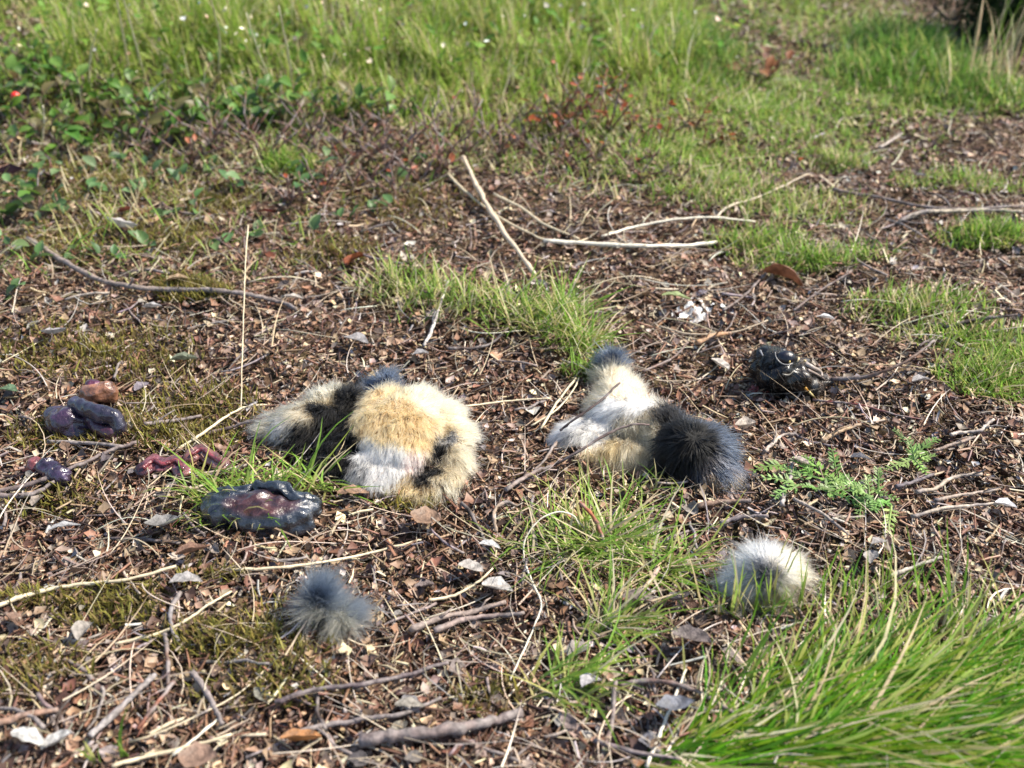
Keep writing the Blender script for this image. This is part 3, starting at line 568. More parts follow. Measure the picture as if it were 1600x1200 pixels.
stick('fallen_twig', 'dark twig lying over the white strip of the right pelt', 'twig', [(875, 672), (905, 650), (940, 625), (968, 598)], .0009, .0007, (.10, .07, .06), z=[.012, .020, .024, .025])
stick('fallen_twig', 'dark arched twig in front of the right pelt', 'twig', [(868, 725), (905, 705), (945, 680), (985, 664), (1015, 664)], .0010, .0007, (.12, .085, .075), z=[.006, .014, .020, .023, .020])
stick('fallen_twig', 'brown curved twig between the two fur pelts', 'twig', [(790, 765), (830, 740), (862, 728)], .0015, .0011, (.17, .12, .10))
stick('fallen_twig', 'dark twig lying along the left edge behind the organ', 'twig', [(-10, 770), (60, 752), (120, 728), (170, 705), (215, 690)], .0016, .0011, (.16, .12, .11))
stick('fallen_twig', 'dark twig at the left edge, lower of two', 'twig', [(-10, 775), (50, 772), (85, 752)], .0017, .0012, (.14, .11, .105))
stick('fallen_twig', 'purple-brown twig leading left from the cream fur tip', 'twig', [(315, 680), (360, 668), (400, 655), (440, 648)], .0013, .0009, (.15, .11, .10), z=[.005, .008, .010, .010])
stick('fallen_twig', 'short grey twig right of the purple gut heap', 'twig', [(225, 662), (265, 658), (315, 650)], .0015, .0011, (.20, .16, .15))
stick('fallen_twig', 'long grey twig under the purple gut heap', 'twig', [(75, 690), (130, 692), (190, 697)], .0014, .0011, (.26, .22, .20))
for lab, pts_, r_, c_ in [('forked pale stick right of the upper green herb, crooked tip', [(1485, 680), (1500, 676), (1530, 673), (1540, 665), (1553, 655)], .0013, (.45, .38, .32)),
                          ('slanting tan twig right of the upper green herb', [(1460, 705), (1490, 694), (1525, 682)], .0012, (.30, .22, .17)),
                          ('pale S-curved twig right of the ferny green herb', [(1432, 768), (1460, 764), (1485, 748), (1510, 742), (1535, 741)], .0014, (.42, .34, .26)),
                          ('pale straight twig below the S-curved twig at right', [(1425, 808), (1470, 795), (1520, 790), (1560, 786)], .0012, (.46, .38, .30)),
                          ('straight brown twig under the S-curved twig at right', [(1460, 782), (1510, 772), (1560, 765)], .0012, (.32, .25, .20)),
                          ('dark blue-grey twig in front of the upper green herb', [(1400, 760), (1430, 752), (1458, 741)], .0013, (.12, .10, .11)),
                          ('orange-tan twig between skull and upper green herb', [(1285, 688), (1310, 675), (1345, 662)], .0013, (.50, .34, .20)),
                          ('pale curved twig end left of the orange-tan twig', [(1195, 705), (1210, 690), (1222, 680), (1245, 678)], .0013, (.48, .38, .30)),
                          ('pale twig reaching into the lush grass corner', [(1390, 900), (1430, 885), (1470, 870)], .0012, (.50, .44, .36)),
                          ('grey knobbly twig left of the ferny green herb', [(1222, 790), (1226, 765), (1235, 745), (1238, 725)], .0014, (.34, .30, .28)),
                          ('thin straight twig in front of the ferny green herb', [(1240, 780), (1280, 800), (1310, 822), (1325, 835)], .0010, (.36, .30, .25)),
                          ('brown stick under the black fur whorl', [(1090, 790), (1130, 784), (1175, 782)], .0018, (.22, .14, .10)),
                          ('grey twig running right behind the white fur ball', [(1125, 818), (1160, 808), (1200, 806)], .0015, (.22, .18, .18)),
                          ('curved brown twig left of the tuft with red stem', [(775, 830), (772, 800), (790, 785), (808, 790)], .0013, (.30, .22, .16)),
                          ('thin dark twig from the grass tuft towards the organ leaf', [(870, 690), (850, 720), (835, 735)], .0010, (.20, .15, .12)),
                          ('reddish thin root line right of the skull bottom', [(1270, 625), (1340, 632), (1400, 648), (1440, 655)], .0008, (.22, .06, .05)),
                          ('long pale stick on the path at the right edge', [(1405, 345), (1440, 332), (1490, 330), (1540, 328), (1600, 332)], .0020, (.42, .35, .26)),
                          ('long dark twig on the path under the pale stick', [(1300, 296), (1380, 310), (1470, 326), (1600, 322)], .0016, (.16, .12, .10)),
                          ('pale straw curving up on the far litter', [(1118, 340), (1140, 322), (1190, 306), (1262, 272)], .0012, (.55, .46, .34)),
                          ('pale twig lying across the far path edge', [(1375, 230), (1400, 215), (1410, 208)], .0016, (.55, .46, .38)),
                          ('white weathered twig lying in the grass behind the pelts', [(662, 540), (675, 515), (688, 475), (700, 440)], .0013, (.50, .46, .42)),
                          ('dark twig leaning over the central tuft front', [(700, 545), (760, 540), (795, 512)], .0012, (.09, .06, .05)),
                          ('dark twig slanting past the green-yellow leaf', [(1130, 485), (1165, 460), (1210, 412)], .0011, (.12, .08, .065)),
                          ('dark twig slanting beyond the rusty leaf curl', [(1240, 485), (1280, 455), (1330, 425)], .0011, (.12, .08, .07)),
                          ('dark twig behind the pelt with the black fur whorl', [(1005, 580), (1050, 560), (1075, 535)], .0010, (.16, .10, .08)),
                          ('tan bark strip left of the white leaf flake', [(1088, 535), (1115, 525), (1142, 520)], .0020, (.45, .26, .14)),
                          ('tan straw between dropping and skull', [(1030, 510), (1080, 522), (1150, 518), (1200, 500)], .0008, (.50, .40, .28)),
                          ('long straw right of the right pelt head', [(845, 670), (870, 630), (900, 590)], .0010, (.60, .52, .36)),
                          ('pale curled straw left of the right pelt', [(830, 665), (870, 640), (895, 610), (905, 590)], .0007, (.62, .54, .38))]:
    nm, ct = ('dry_straw', 'straw') if 'straw' in lab else ('fallen_twig', 'twig')
    stick(nm, lab, ct, pts_, r_, r_ * .7, c_, 'straw_single' if ct == 'straw' else 'bark')

# random further twigs and straws, each its own object
def free_px(ymin, ymax, xmin=0, xmax=1600):
    """a pixel spot with even spread over the ground, off the animal remains"""
    while True:
        px = rng.uniform(xmin, xmax); py = rng.uniform(ymin, ymax)
        if any(((px - a) / rx) ** 2 + ((py - b_) / ry) ** 2 < 1 for a, b_, rx, ry in [(575, 680, 175, 105), (1010, 665, 150, 105), (1195, 890, 75, 70), (515, 945, 70, 65), (1235, 575, 75, 50), (405, 795, 105, 55), (130, 640, 70, 50)]): continue
        if px > 1050 and py > 1250 - (px - 850) * .5: continue
        return px, py
def cword(c):
    s = sum(c) / 3; warm = c[0] / (c[2] + .01)
    if s < .08: return 'dark'
    if s > .38: return 'pale'
    if c[0] > 2.6 * c[2]: return 'reddish'
    return 'brown' if warm > 1.45 else 'grey'
for i in range(170):
    px, py = free_px(300, 1195); L = U(.012, .045); r_ = U(.0003, .0008) * (1 + L * 8); hd = U(0, 6.28); cv = rng.normal(0, .22)
    c_ = pal([DTW, BTW, GTW, (.28, .23, .20), (.20, .15, .14), (.38, .30, .24), (.17, .10, .07), (.25, .20, .21)], 1, .2)[0]
    g0 = P(px, py); t = np.linspace(-.5, .5, 7); ang = hd + cv * t * 2
    dx = np.cumsum(np.cos(ang)) * L / 7; dy = np.cumsum(np.sin(ang)) * L / 7
    q = np.stack([g0[0] + dx - dx.mean(), g0[1] + dy - dy.mean(), 0 * t], 1) + rng.normal(0, r_ * .5, (7, 3))
    q[:, 2] = th(q[:, 0], q[:, 1]) + r_ + U(.002, .006) + t * rng.normal(0, .15) * L
    v, f = tube(q - g0, np.linspace(r_, r_ * U(.5, .95), 7) * (1 + rng.uniform(-.15, .15, 7)), 6)
    o = MB().add(v, f).build('fallen_twig', 'bark'); o.location = Vector(g0); o.color = (*c_, 1)
    base = ('short ' if L < .024 else 'long ') + ('bent ' if abs(cv) > .28 else '') + cword(c_) + ' twig'
    tag(o, which(base, px, py), 'twig', 'twigs lying on the litter')
for i in range(75):
    px, py = free_px(290, 1195); L = U(.02, .07); r_ = U(.00022, .00045); hd = rng.normal(0, .7) if rng.random() < .6 else U(0, 6.28); cv = rng.normal(0, .4)
    c_ = pal([STR, PSTR, (.55, .44, .28), (.62, .54, .42), (.48, .38, .26)], 1, .15)[0]
    g0 = P(px, py); t = np.linspace(-.5, .5, 9); ang = hd + cv * t * 2
    dx = np.cumsum(np.cos(ang)) * L / 9; dy = np.cumsum(np.sin(ang)) * L / 9
    q = np.stack([g0[0] + dx - dx.mean(), g0[1] + dy - dy.mean(), 0 * t], 1)
    q[:, 2] = th(q[:, 0], q[:, 1]) + U(.003, .007) + (.25 - t * t) * U(0, .02)
    v, f = tube(q - g0, np.linspace(r_, r_ * .6, 9), 5)
    o = MB().add(v, f).build('dry_straw', 'straw_single'); o.location = Vector(g0); o.color = (*c_, 1)
    base = ('short ' if L < .04 else 'long ') + ('curved ' if abs(cv) > .4 else '') + ('whitish' if sum(c_) > 1.75 else 'tan') + ' straw'
    tag(o, which(base, px, py), 'straw', 'straws lying on the litter')

# ------------------------------------------------------------------ dead leaves
LEAF = []
for s in range(8):
    V, F = leaf_tpl(7, 5, rng.uniform(.1, .45), rng.uniform(-.35, 1.0), rng.uniform(.75, 1.15), .16, 50 + s, rng.uniform(.5, .75), .018)
    me = MB().add(V, F).mesh('dead_leaf'); me.materials.append(MATS['dead_leaf']); LEAF.append(me)
def dead_leaf(label, px, py, size, yaw, col, tilt=(0, 0), z=.009, k=None, group=None, wid=1.):
    o = link('dead_leaf', LEAF[int(rng.integers(8)) if k is None else k]); o.location = Vector(P(px, py, z)); o.rotation_euler = (tilt[0], tilt[1], yaw)
    size *= .88; o.scale = (size, size * wid, size); o.color = (*np.array(col) * .62, 1); USED.add(label); return tag(o, label, 'leaf', group)
LG = (.34, .32, .32); LB = (.24, .15, .10); LP = (.50, .46, .42); LD = (.12, .10, .10); LT = (.36, .22, .14); BG = (.20, .21, .25)
for lab, px, py, s, yaw, c_, tl, wd in [
    ('pale grey oval leaf left of the grey fur tuft', 290, 907, .016, .05, (.48, .45, .43), (-.25, 0), 1.),
    ('grey pointed leaf standing out on the moss at lower left', 132, 984, .015, 1.5, (.40, .36, .32), (0, .3), .9),
    ('white curled leaf, left one of the pair at bottom left', 45, 1152, .016, -.3, (.68, .66, .62), (-.3, .2), 1.),
    ('white curled leaf, right one of the pair at bottom left', 90, 1160, .013, .5, (.68, .66, .63), (-.4, -.2), 1.1),
    ('round tan leaf in front of the black and cream pelt', 665, 815, .017, -.2, (.33, .21, .14), (-.2, .1), 1.5),
    ('brown flat leaf under the white belly of the pelt', 552, 768, .017, .1, LT, (-.1, .1), .9),
    ('crumpled grey leaf behind the black and cream pelt', 556, 532, .017, -.3, LG, (-.3, .1), 1.2), ('small grey leaf behind the black and cream pelt, right', 657, 553, .011, .2, LG, (-.3, 0), 1.2),
    ('pale crinkled leaf at the end of the long grey stick', 456, 465, .016, 0, (.56, .50, .44), (-.4, 0), 1.3),
    ('white leaf sliver in front of the tuft with red stem, upper', 765, 852, .012, -.3, (.72, .71, .70), (-.3, 0), .9),
    ('grey crumpled leaf left of the tuft with the red stem', 735, 890, .013, -.2, LP, (-.3, .2), 1.3), ('white-grey crumpled leaf in front of the tuft with the red stem', 777, 920, .016, -.2, (.58, .55, .52), (-.3, .1), 1.1),
    ('brown leaf in the front grass', 1000, 935, .018, -.1, (.22, .17, .15), (-.2, .1), .9), ('dark curled leaf right of the brown leaf in the front grass', 1062, 938, .013, .3, LD, (-.5, 0), 1.2),
    ('grey leaf on the litter in front of the green tuft', 905, 1017, .013, .6, (.33, .28, .26), (-.2, 0), 1.2), ('silvery leaf bud among the twigs at front centre', 925, 1066, .011, .5, (.50, .48, .49), (-.4, .2), 1.3),
    ('dark blue-grey leaf at the edge of the lush grass', 1055, 1108, .017, .2, BG, (-.2, .05), .9), ('brown-grey leaf in the grass left of the lush corner', 1145, 1025, .013, -.8, (.34, .28, .25), (-.3, 0), .8),
    ('brown leaf at front right among grass', 1080, 1000, .018, -.3, (.21, .17, .16), (-.2, 0), 1.), ('orange-brown curled bark leaf at the bottom', 470, 1157, .017, .2, (.44, .20, .07), (-.5, .2), .7),
    ('brown leaf under the grey fur tuft', 462, 953, .015, -.6, (.33, .18, .11), (-.2, .1), 1.), ('rusty brown curled leaf on the litter at right', 1225, 432, .030, -.4, (.26, .11, .06), (-.5, .2), .9),
    ('green-yellow fresh leaf near the white bird dropping', 1057, 462, .020, -.3, (.38, .46, .20), (-.2, 0), .7), ('white leaf flake between pelt and skull', 1124, 571, .014, -.8, (.66, .60, .54), (-.4, .1), 1.3),
    ('cream round leaf right of the black fur whorl', 1165, 667, .013, .2, (.56, .48, .40), (-.3, 0), 1.3), ('white leaf right of the bird dropping', 1290, 497, .012, -.3, (.75, .74, .74), (-.4, 0), 1.1),
    ('dark blue leaf behind the ferny green herb', 1345, 715, .011, -.2, (.10, .10, .12), (-.3, 0), 1.2), ('pinkish pale leaf at the left tip of the ferny herb', 1250, 722, .010, -.6, (.56, .46, .40), (-.4, 0), 1.2),
    ('white angular flake at the right edge beyond the herb', 1572, 790, .011, -.4, (.78, .76, .78), (-.3, 0), 1.3), ('grey leaf between herb and lush grass', 1375, 848, .009, .2, (.42, .38, .36), (-.5, 0), 1.5),
    ('pale leaf below the grey leaf at right, near the lush grass', 1362, 870, .010, 1.2, (.40, .37, .35), (-.3, 0), 1.), ('silver leaf right of the skull twig', 1440, 595, .012, .2, LG, (-.3, 0), 1.),
    ('white slender leaf left of the organ', 100, 822, .016, .25, (.46, .45, .45), (-.3, 0), .7), ('brown upright leaf left of the organ', 60, 780, .012, 1.4, (.34, .28, .23), (-.2, .2), 1.),
    ('reddish-brown leaf in front of the organ', 300, 862, .016, .35, (.27, .15, .10), (-.3, 0), .7), ('grey curled leaf left of the organ grass', 255, 822, .017, .3, (.28, .27, .26), (-.3, 0), 1.2),
    ('green-grey long leaf between gut heap and stick', 288, 562, .017, .1, (.26, .29, .20), (-.2, 0), .6), ('white arched leaf left of the thin upright straw', 190, 355, .024, -.1, (.52, .49, .47), (-.4, .2), .7),
    ('pale grey leaf at left above the purple gut heap', 85, 522, .016, .4, (.42, .40, .41), (-.4, .1), 1.), ('tan leaf on the long grey stick', 277, 435, .016, .2, (.46, .32, .20), (-.3, 0), 1.2),
    ('white leaf under the long grey stick', 238, 480, .013, .1, (.52, .50, .49), (-.4, 0), 1.), ('dark red leaf at left near the lingonberry plants', 15, 272, .022, .2, (.10, .05, .08), (-.6, 0), 1.),
    ('red fallen leaf among bare twigs at upper left', 415, 330, .013, .2, (.26, .05, .04), (-.7, 0), 1.2), ('red leaf left of the upright thin straw', 195, 330, .012, .6, (.34, .10, .06), (-.8, 0), 1.),
    ('orange leaf between the central grass and bare shrubs', 555, 405, .018, .9, (.34, .10, .04), (-.6, 0), 1.), ('grey long leaf in front of the thick bottom stick', 640, 1100, .013, -.1, (.40, .36, .30), (-.2, 0), .9),
    ('brown leaf at the bottom edge below the straws', 310, 1190, .016, 0, (.34, .22, .16), (-.2, 0), 1.4), ('green oval leaf at the left edge above the gut heap', 12, 610, .013, -.2, (.14, .22, .12), (-.3, 0), 1.)]:
    dead_leaf(lab, px, py, s, yaw, c_, tl, wid=wd)
for i in range(150):
    px, py = free_px(260, 1198)
    if px > 1150 and rng.random() < .45: px, py = free_px(400, 1198, 0, 1100)
    s = U(.005, .011); c_ = pal([LB, LB, (.28, .24, .22), LD, LT, (.20, .14, .11), (.26, .20, .19), (.40, .35, .31), (.15, .10, .08), (.32, .29, .31)], 1, .25)[0]
    wd = U(.7, 1.4); base = ('small ' if s < .008 else 'larger ') + ('narrow ' if wd < .9 else 'rounded ' if wd > 1.2 else '') + cword(c_) + ' leaf'
    dead_leaf(which(base, px, py), px, py, s, U(0, 6.28), c_, tuple(rng.normal(0, .3, 2)), U(.003, .007), group='dead leaves on the litter', wid=wd)

# white bird dropping
mb = MB(); c_ = P(1085, 495); nx, ny = 64, 44                      # a thin chalky smear draped over the litter, with ragged edges and holes
gx_, gy_ = np.meshgrid(np.linspace(-.024, .024, nx), np.linspace(-.018, .018, ny), indexing='ij'); q = np.stack([gx_, gy_, 0 * gx_], -1).reshape(-1, 3)
f_ = noise3(q, 330, 91) + .8 * noise3(q, 800, 92) + .5 * noise3(q, 1900, 93) - .8 * ((q[:, 0] / .018) ** 2 + (q[:, 1] / .012) ** 2) + .36
X_ = q[:, 0] + c_[0]; Y_ = q[:, 1] + c_[1]; V = np.stack([X_, Y_, th(X_, Y_) + .0046 + .0022 * noise3(q, 900, 94) + .001 * noise3(q, 2300, 95)], 1)
i_ = np.arange(nx - 1)[:, None] * ny; j_ = np.arange(ny - 1)[None]; F = np.stack([i_ + j_, i_ + ny + j_, i_ + ny + j_ + 1, i_ + j_ + 1], -1).reshape(-1, 4)
mb.add(V, F[f_[F].mean(1) > 0])
tag(mb.build('bird_dropping', 'dropping'), 'splattered white bird dropping on the brown litter', 'dropping')

# ------------------------------------------------------------------ grass
GC = [(.15, .32, .03), (.19, .37, .045), (.12, .26, .025), (.25, .37, .06)]
GY = [(.33, .38, .09), (.42, .41, .15), (.28, .36, .08)]
ST = [(.62, .53, .33), (.55, .45, .28), (.68, .60, .42)]
def tuft(label, spots, n_, L, wid, dry=.2, head=None, spread=6.28, lean=(.2, 1.1), bend=(.2, 1.0), name='grass_tuft', cat='grass', kind=None, group=None, green=GC, S=4, power=.75, base=.35):
    """one grass tuft (or a mass) of blades rooted in patches"""
    mb_ = MB(); o_ = P(spots[0][0], spots[0][1])
    for (px, py, rx, ry, f) in spots:
        k = int(n_ * f); p, rr_ = patch_pts(px, py, rx * 1.15, ry * 1.15, k, power, True); p[:, 2] += .003; hd = U(0, 6.28, k) if head is None else head + rng.normal(0, spread, k)
        d = rng.random(k); c1 = np.where((d < dry)[:, None], pal(ST, k, .2), np.where((d < dry + .25)[:, None], pal(GY, k, .2), pal(green, k, .25)))
        c0 = c1 * (1 - base) + base * pal([(.30, .26, .12)], k, .2)
        ln = U(L[0], L[1], k) * (.5 + .5 * rng.random(k)) * (1.15 - .55 * rr_ ** 2)
        blades(mb_, p - o_, hd, U(*lean, k), U(*bend, k), ln, U(*wid, k), c0, c1, S, None, rng.normal(0, .35, k))
        v = mb_.v[-1]; v[:, 2] = np.maximum(v[:, 2], th(v[:, 0] + o_[0], v[:, 1] + o_[1]) - o_[2] + .0015)
    o = mb_.build(name, 'grass'); o.location = Vector(o_); return tag(o, label, cat, group, kind)
W1 = (.0006, .0013)
tuft('bright green central grass tuft behind the two fur pelts', [(870, 515, 60, 32, .5), (800, 500, 90, 30, .25), (905, 550, 45, 18, .25)], 900, (.014, .045), W1, .25, lean=(.3, 1.35), power=.9)
tuft('sparse yellowish grass left of the central tuft', [(620, 455, 70, 25, .5), (700, 478, 90, 28, .5)], 560, (.012, .032), W1, .35)
tuft('grass tuft growing around the blue-grey organ', [(395, 815, 75, 20, .5), (490, 765, 45, 16, .22), (350, 775, 50, 26, .28)], 320, (.018, .048), (.0007, .0014), .1, lean=(.4, 1.3))
tuft('spreading grass tuft with the red dead stem', [(930, 862, 60, 18, .45), (880, 868, 110, 28, .3), (1030, 900, 60, 18, .25)], 480, (.02, .055), W1, .28, lean=(.8, 1.5), bend=(.0, .5))
tuft('thin wispy grass in front of the right fur pelt', [(1010, 780, 70, 10, .6), (920, 775, 70, 10, .4)], 70, (.010, .032), (.0005, .001), .4)
tuft('small grass tuft between front leaves, left of the lush corner', [(950, 990, 50, 18, .5), (880, 1085, 60, 25, .5)], 170, (.02, .05), W1, .2, head=.5, spread=.9, lean=(.7, 1.4))
tuft('grass clump beside the grey tuft of the right pelt', [(910, 590, 30, 14, 1.)], 120, (.010, .022), W1, .2)
tuft('low grass patch behind the rusty leaf curl', [(1270, 415, 110, 20, .6), (1180, 388, 80, 16, .4)], 1200, (.007, .024), W1, .14)
tuft('low grass patch at right beyond the skull', [(1430, 490, 110, 28, .55), (1500, 540, 100, 22, .45)], 1050, (.007, .024), W1, .25)
tuft('bright grass patch at the right edge', [(1540, 605, 75, 28, .7), (1590, 575, 70, 35, .3)], 950, (.010, .028), W1, .15)
tuft('short grass patch at the right edge by the path sticks', [(1540, 378, 70, 16, 1.)], 900, (.008, .024), W1, .10)
tuft('short dark-green grass between path and bare litter', [(1500, 290, 110, 12, .6), (1310, 262, 60, 12, .4)], 800, (.008, .022), W1, .2)
tuft('green tuft among the bare twigs at upper left', [(450, 268, 40, 14, 1.)], 280, (.012, .032), W1, .05)
tuft('yellowish grass in the litter at upper right of centre', [(1230, 335, 130, 30, .6), (1120, 300, 90, 25, .4)], 1300, (.008, .024), W1, .35)
tuft('few green blades at the bottom left edge', [(150, 1198, 12, 4, .5), (200, 1195, 10, 4, .5)], 9, (.015, .026), (.0010, .0018), 0., lean=(0, .4))
tuft('long lush green grass covering the bottom right corner', [(1400, 1195, 340, 55, .42), (1530, 1090, 150, 60, .28), (1290, 1110, 130, 45, .18), (1150, 1195, 150, 35, .12)], 3000, (.03, .085), (.0007, .0015), .14, head=.22, spread=.38, lean=(1.12, 1.54), bend=(-.15, .15), name='lush_grass', kind='stuff', green=[(.072, .22, .005), (.10, .28, .006), (.04, .14, .005), (.17, .27, .012)], S=5, base=.1, power=.6)
tuft('upright blades rising along the edge of the lush corner', [(1470, 1010, 170, 25, .6), (1180, 1090, 120, 45, .4)], 140, (.02, .055), (.0007, .0014), .15, head=.6, spread=1., lean=(.1, .9), bend=(0, .5), green=[(.13, .31, .02), (.17, .37, .03)])
tuft('upright fresh blades around the white fur ball', [(1200, 965, 110, 12, .6), (1350, 940, 90, 20, .4)], 110, (.015, .04), (.0008, .0014), .25, lean=(0, .6), bend=(0, .5))
# the far meadow and the grassy path (uncountable)
def clumps(n_, x0, x1, y0, y1, rx, ry): return [(U(x0, x1), U(y0, y1), rx * U(.5, 1.5), ry * U(.5, 1.5), 1. / n_) for _ in range(n_)]
MG = [(.19, .33, .03), (.24, .39, .045), (.15, .27, .022), (.31, .40, .075)]
tuft('short mixed meadow turf across the top of the picture', [(480, 20, 560, 90, .45), (250, 140, 450, 65, .25), (800, 150, 300, 60, .2), (1040, 60, 70, 60, .1)], 15000, (.012, .045), (.0008, .0018), .16, name='meadow_turf', kind='stuff', lean=(0, 1.3), bend=(0, .9), green=MG, S=3, power=.5)
tuft('taller meadow grass clumps along the top of the picture', clumps(130, -60, 1060, -110, 130, 28, 12), 10000, (.03, .085), (.0008, .0018), .16, name='meadow_grass', kind='stuff', lean=(0, .6), bend=(0, 1.1), green=MG, S=4)
tuft('sparse green and straw blades among the bare shrubs', [(300, 260, 420, 60, .35), (700, 220, 380, 50, .3), (200, 380, 300, 60, .15), (1000, 260, 200, 50, .2)], 4500, (.008, .035), (.0006, .0012), .4, name='sparse_grass', kind='stuff', lean=(.3, 1.5), S=3, power=.5)
tuft('thin grass growing on the far path', [(1250, 10, 170, 130, .42), (1180, 180, 170, 60, .28), (1450, 160, 220, 30, .18), (1060, 250, 140, 50, .12)], 16000, (.006, .020), (.0008, .0016), .14, name='path_grass', kind='stuff', S=3, lean=(.3, 1.4), green=[(.18, .34, .04), (.22, .37, .06)])
tuft('dense smooth green grass hummock beside the path at top right', [(1420, 100, 90, 60, .8), (1350, 130, 60, 20, .2)], 2600, (.02, .05), (.0009, .0018), .04, name='grass_hummock', lean=(.2, 1.2), S=3, green=[(.10, .24, .03), (.13, .29, .04)])
tuft('green grass verge under the dry stalks at the top right edge', [(1550, 155, 90, 22, 1.)], 1100, (.012, .03), (.0009, .0018), .1, S=3, green=[(.13, .29, .04), (.16, .30, .06)])
tuft('green grass hummock left of the path at the top', [(1090, 105, 70, 40, 1.)], 1100, (.02, .05), (.0009, .0018), .06, name='grass_hummock', S=3, green=[(.10, .22, .03), (.07, .17, .03)])
tuft('tall pale dry grass in front of the dark shrub at top right', [(1545, 140, 80, 14, 1.)], 75, (.06, .15), (.0007, .0012), .6, lean=(.05, .5), bend=(0, .6), S=5)
# broad-leaved herbs and seed heads mixed in the meadow (uncountable)
mb = MB()
for tp in [leaf_tpl(4, 3, .2, .3, .95, .08, s, .5) for s in range(4)]:
    p = np.concatenate([patch_pts(500, 20, 720, 100, 150, .5), patch_pts(250, 110, 330, 60, 110, .5), patch_pts(850, 90, 300, 60, 90, .5)]); k = len(p); p[:, 2] += U(.004, .05, k) * U(.3, 1, k)
    scatter(mb, tp, p, rotm(rng.normal(0, .5, k), U(-.9, .3, k), U(0, 6.28, k)), (U(.006, .014, k)[:, None] * np.ones(3)), pal([(.12, .24, .04), (.17, .30, .05), (.09, .18, .04), (.22, .28, .06)], k, .25))
tag(mb.build('meadow_herbs', 'grass'), 'small broad green leaves mixed into the far meadow', 'herbs', kind='stuff')
mb = MB()
for tp in FL[:4]:
    p = patch_pts(520, 40, 620, 110, 80, .5); k = len(p); p[:, 2] += U(.02, .07, k)
    scatter(mb, tp, p, rotm(U(-1, 1, k), U(-1, 1, k), U(0, 6.28, k)), (U(.002, .0055, k)[:, None] * np.ones(3)), pal([(.60, .50, .36), (.62, .55, .40), (.70, .68, .64), (.40, .28, .18)], k, .2))
tag(mb.build('seed_heads', 'straw'), 'pale seed heads and specks floating among the meadow grass', 'seed heads', kind='stuff')
# single tall pale stems in the meadow
for lab, pts_, zz in [('tallest crooked grey stem at top left of centre', [(342, 138), (343, 60), (335, 20), (325, -20)], [.0, .06, .09, .12]), ('pale grass stem at top left, left of its twin', [(203, 120), (190, 40), (178, -20)], [.0, .06, .11]),
                      ('pale grass stem at top left, right of its twin', [(228, 130), (208, 50), (188, -20)], [0, .06, .11]), ('thin stem in the middle of the meadow', [(458, 145), (450, 80), (435, 10)], [0, .05, .1]),
                      ('curved thin stem left of the twin pale stems', [(135, 130), (142, 80), (150, 40)], [0, .04, .07]), ('stem right of the crooked grey stem', [(425, 130), (400, 70), (385, 20)], [0, .05, .08]),
                      ('short white stem in front of the meadow at left', [(64, 222), (68, 185), (66, 160)], [.0, .02, .035]), ('pale slanted stem above the lingonberry plants', [(228, 155), (245, 135), (258, 125)], [.03, .04, .05])]:
    stick('dry_stalk', lab, 'stalk', pts_, .0011, .0006, (.70, .64, .46), 'straw_single', zz)

# ------------------------------------------------------------------ dwarf shrubs with single leaves
LL = leaf_tpl(6, 5, .18, -.25, .95, .03, 3, .62); me_l = MB().add(*LL).mesh('leaf'); me_l.materials.append(MATS['green_leaf'])
LS = leaf_tpl(4, 3, .2, .2, .95, .05, 4, .6); me_s = MB().add(*LS).mesh('leaf'); me_s.materials.append(MATS['green_leaf'])
bm = bmesh.new(); bmesh.ops.create_icosphere(bm, subdivisions=2, radius=1.); me_b = bpy.data.meshes.new('berry'); bm.to_mesh(me_b); bm.free(); me_b.materials.append(MATS['berry'])
for q in me_b.polygons: q.use_smooth = True
LINGON = [(.06, .14, .02), (.085, .17, .025), (.11, .19, .04), (.07, .13, .03), (.12, .10, .04)]; RUST = [(.30, .08, .03), (.16, .06, .03), (.10, .10, .03), (.14, .13, .03)]
def sprig(name, label, px, py, hgt, nleaf, lsize, leafcols, stemcol, group, branches=3, lean=.4, berry=0, mesh=None, cat='shrub', splay=1.):
    o_ = P(px, py); root = tag(empty(name, o_), label, cat, group); mb_ = MB(); tips = []
    a0 = U(0, 6.28)
    for b_ in range(branches):
        az = a0 + b_ * 6.28 / branches + rng.normal(0, .4); ln = hgt * U(.6, 1.1); k = 6; t = np.linspace(0, 1, k)
        out = lean * U(.4, 1.4) * splay
        q = np.stack([np.cos(az) * ln * out * t ** 1.3, np.sin(az) * ln * out * t ** 1.3, ln * t * (1 - .15 * t * out)], 1) + rng.normal(0, ln * .025, (k, 3)); q[0] = (0, 0, -.002)
        mb_.add(*tube(q, np.linspace(.0009, .0004, k) * (1 + hgt * 4), 5)); tips.append(q)
        if not nleaf or nleaf < 4:
            for s_ in range(3):
                i0 = int(rng.integers(1, 5)); az2 = az + rng.normal(0, 1.); l2 = ln * U(.25, .5); e_ = q[i0] + np.array([np.cos(az2) * .7, np.sin(az2) * .7, .8]) * l2
                mb_.add(*tube(np.stack([q[i0], (q[i0] + e_) / 2 + rng.normal(0, l2 * .06, 3), e_]), np.array([.0006, .0005, .0003]) * (1 + hgt * 4), 4))
    s_ = mb_.build('stem', 'bark', root); s_.color = (*stemcol, 1)
    for j_ in range(nleaf):
        q = tips[j_ % branches]; i0 = int(rng.integers(2, 6)); az = U(0, 6.28); ls = lsize * U(.7, 1.2); pit = U(-.9, .2)
        f = link('leaf', mesh or me_l, root); f.rotation_euler = (rng.normal(0, .4), pit, az); f.scale = (ls,) * 3
        f.location = Vector(q[i0] + .5 * ls * np.array([np.cos(az) * math.cos(pit), np.sin(az) * math.cos(pit), -math.sin(pit)])); f.color = (*pal(leafcols, 1, .25)[0], 1)
    for j_ in range(berry):
        f = link('berry', me_b, root); f.scale = (.0036,) * 3; f.location = Vector(tips[j_ % branches][-1] + np.array([.003, -.006, -.002]))
    return root
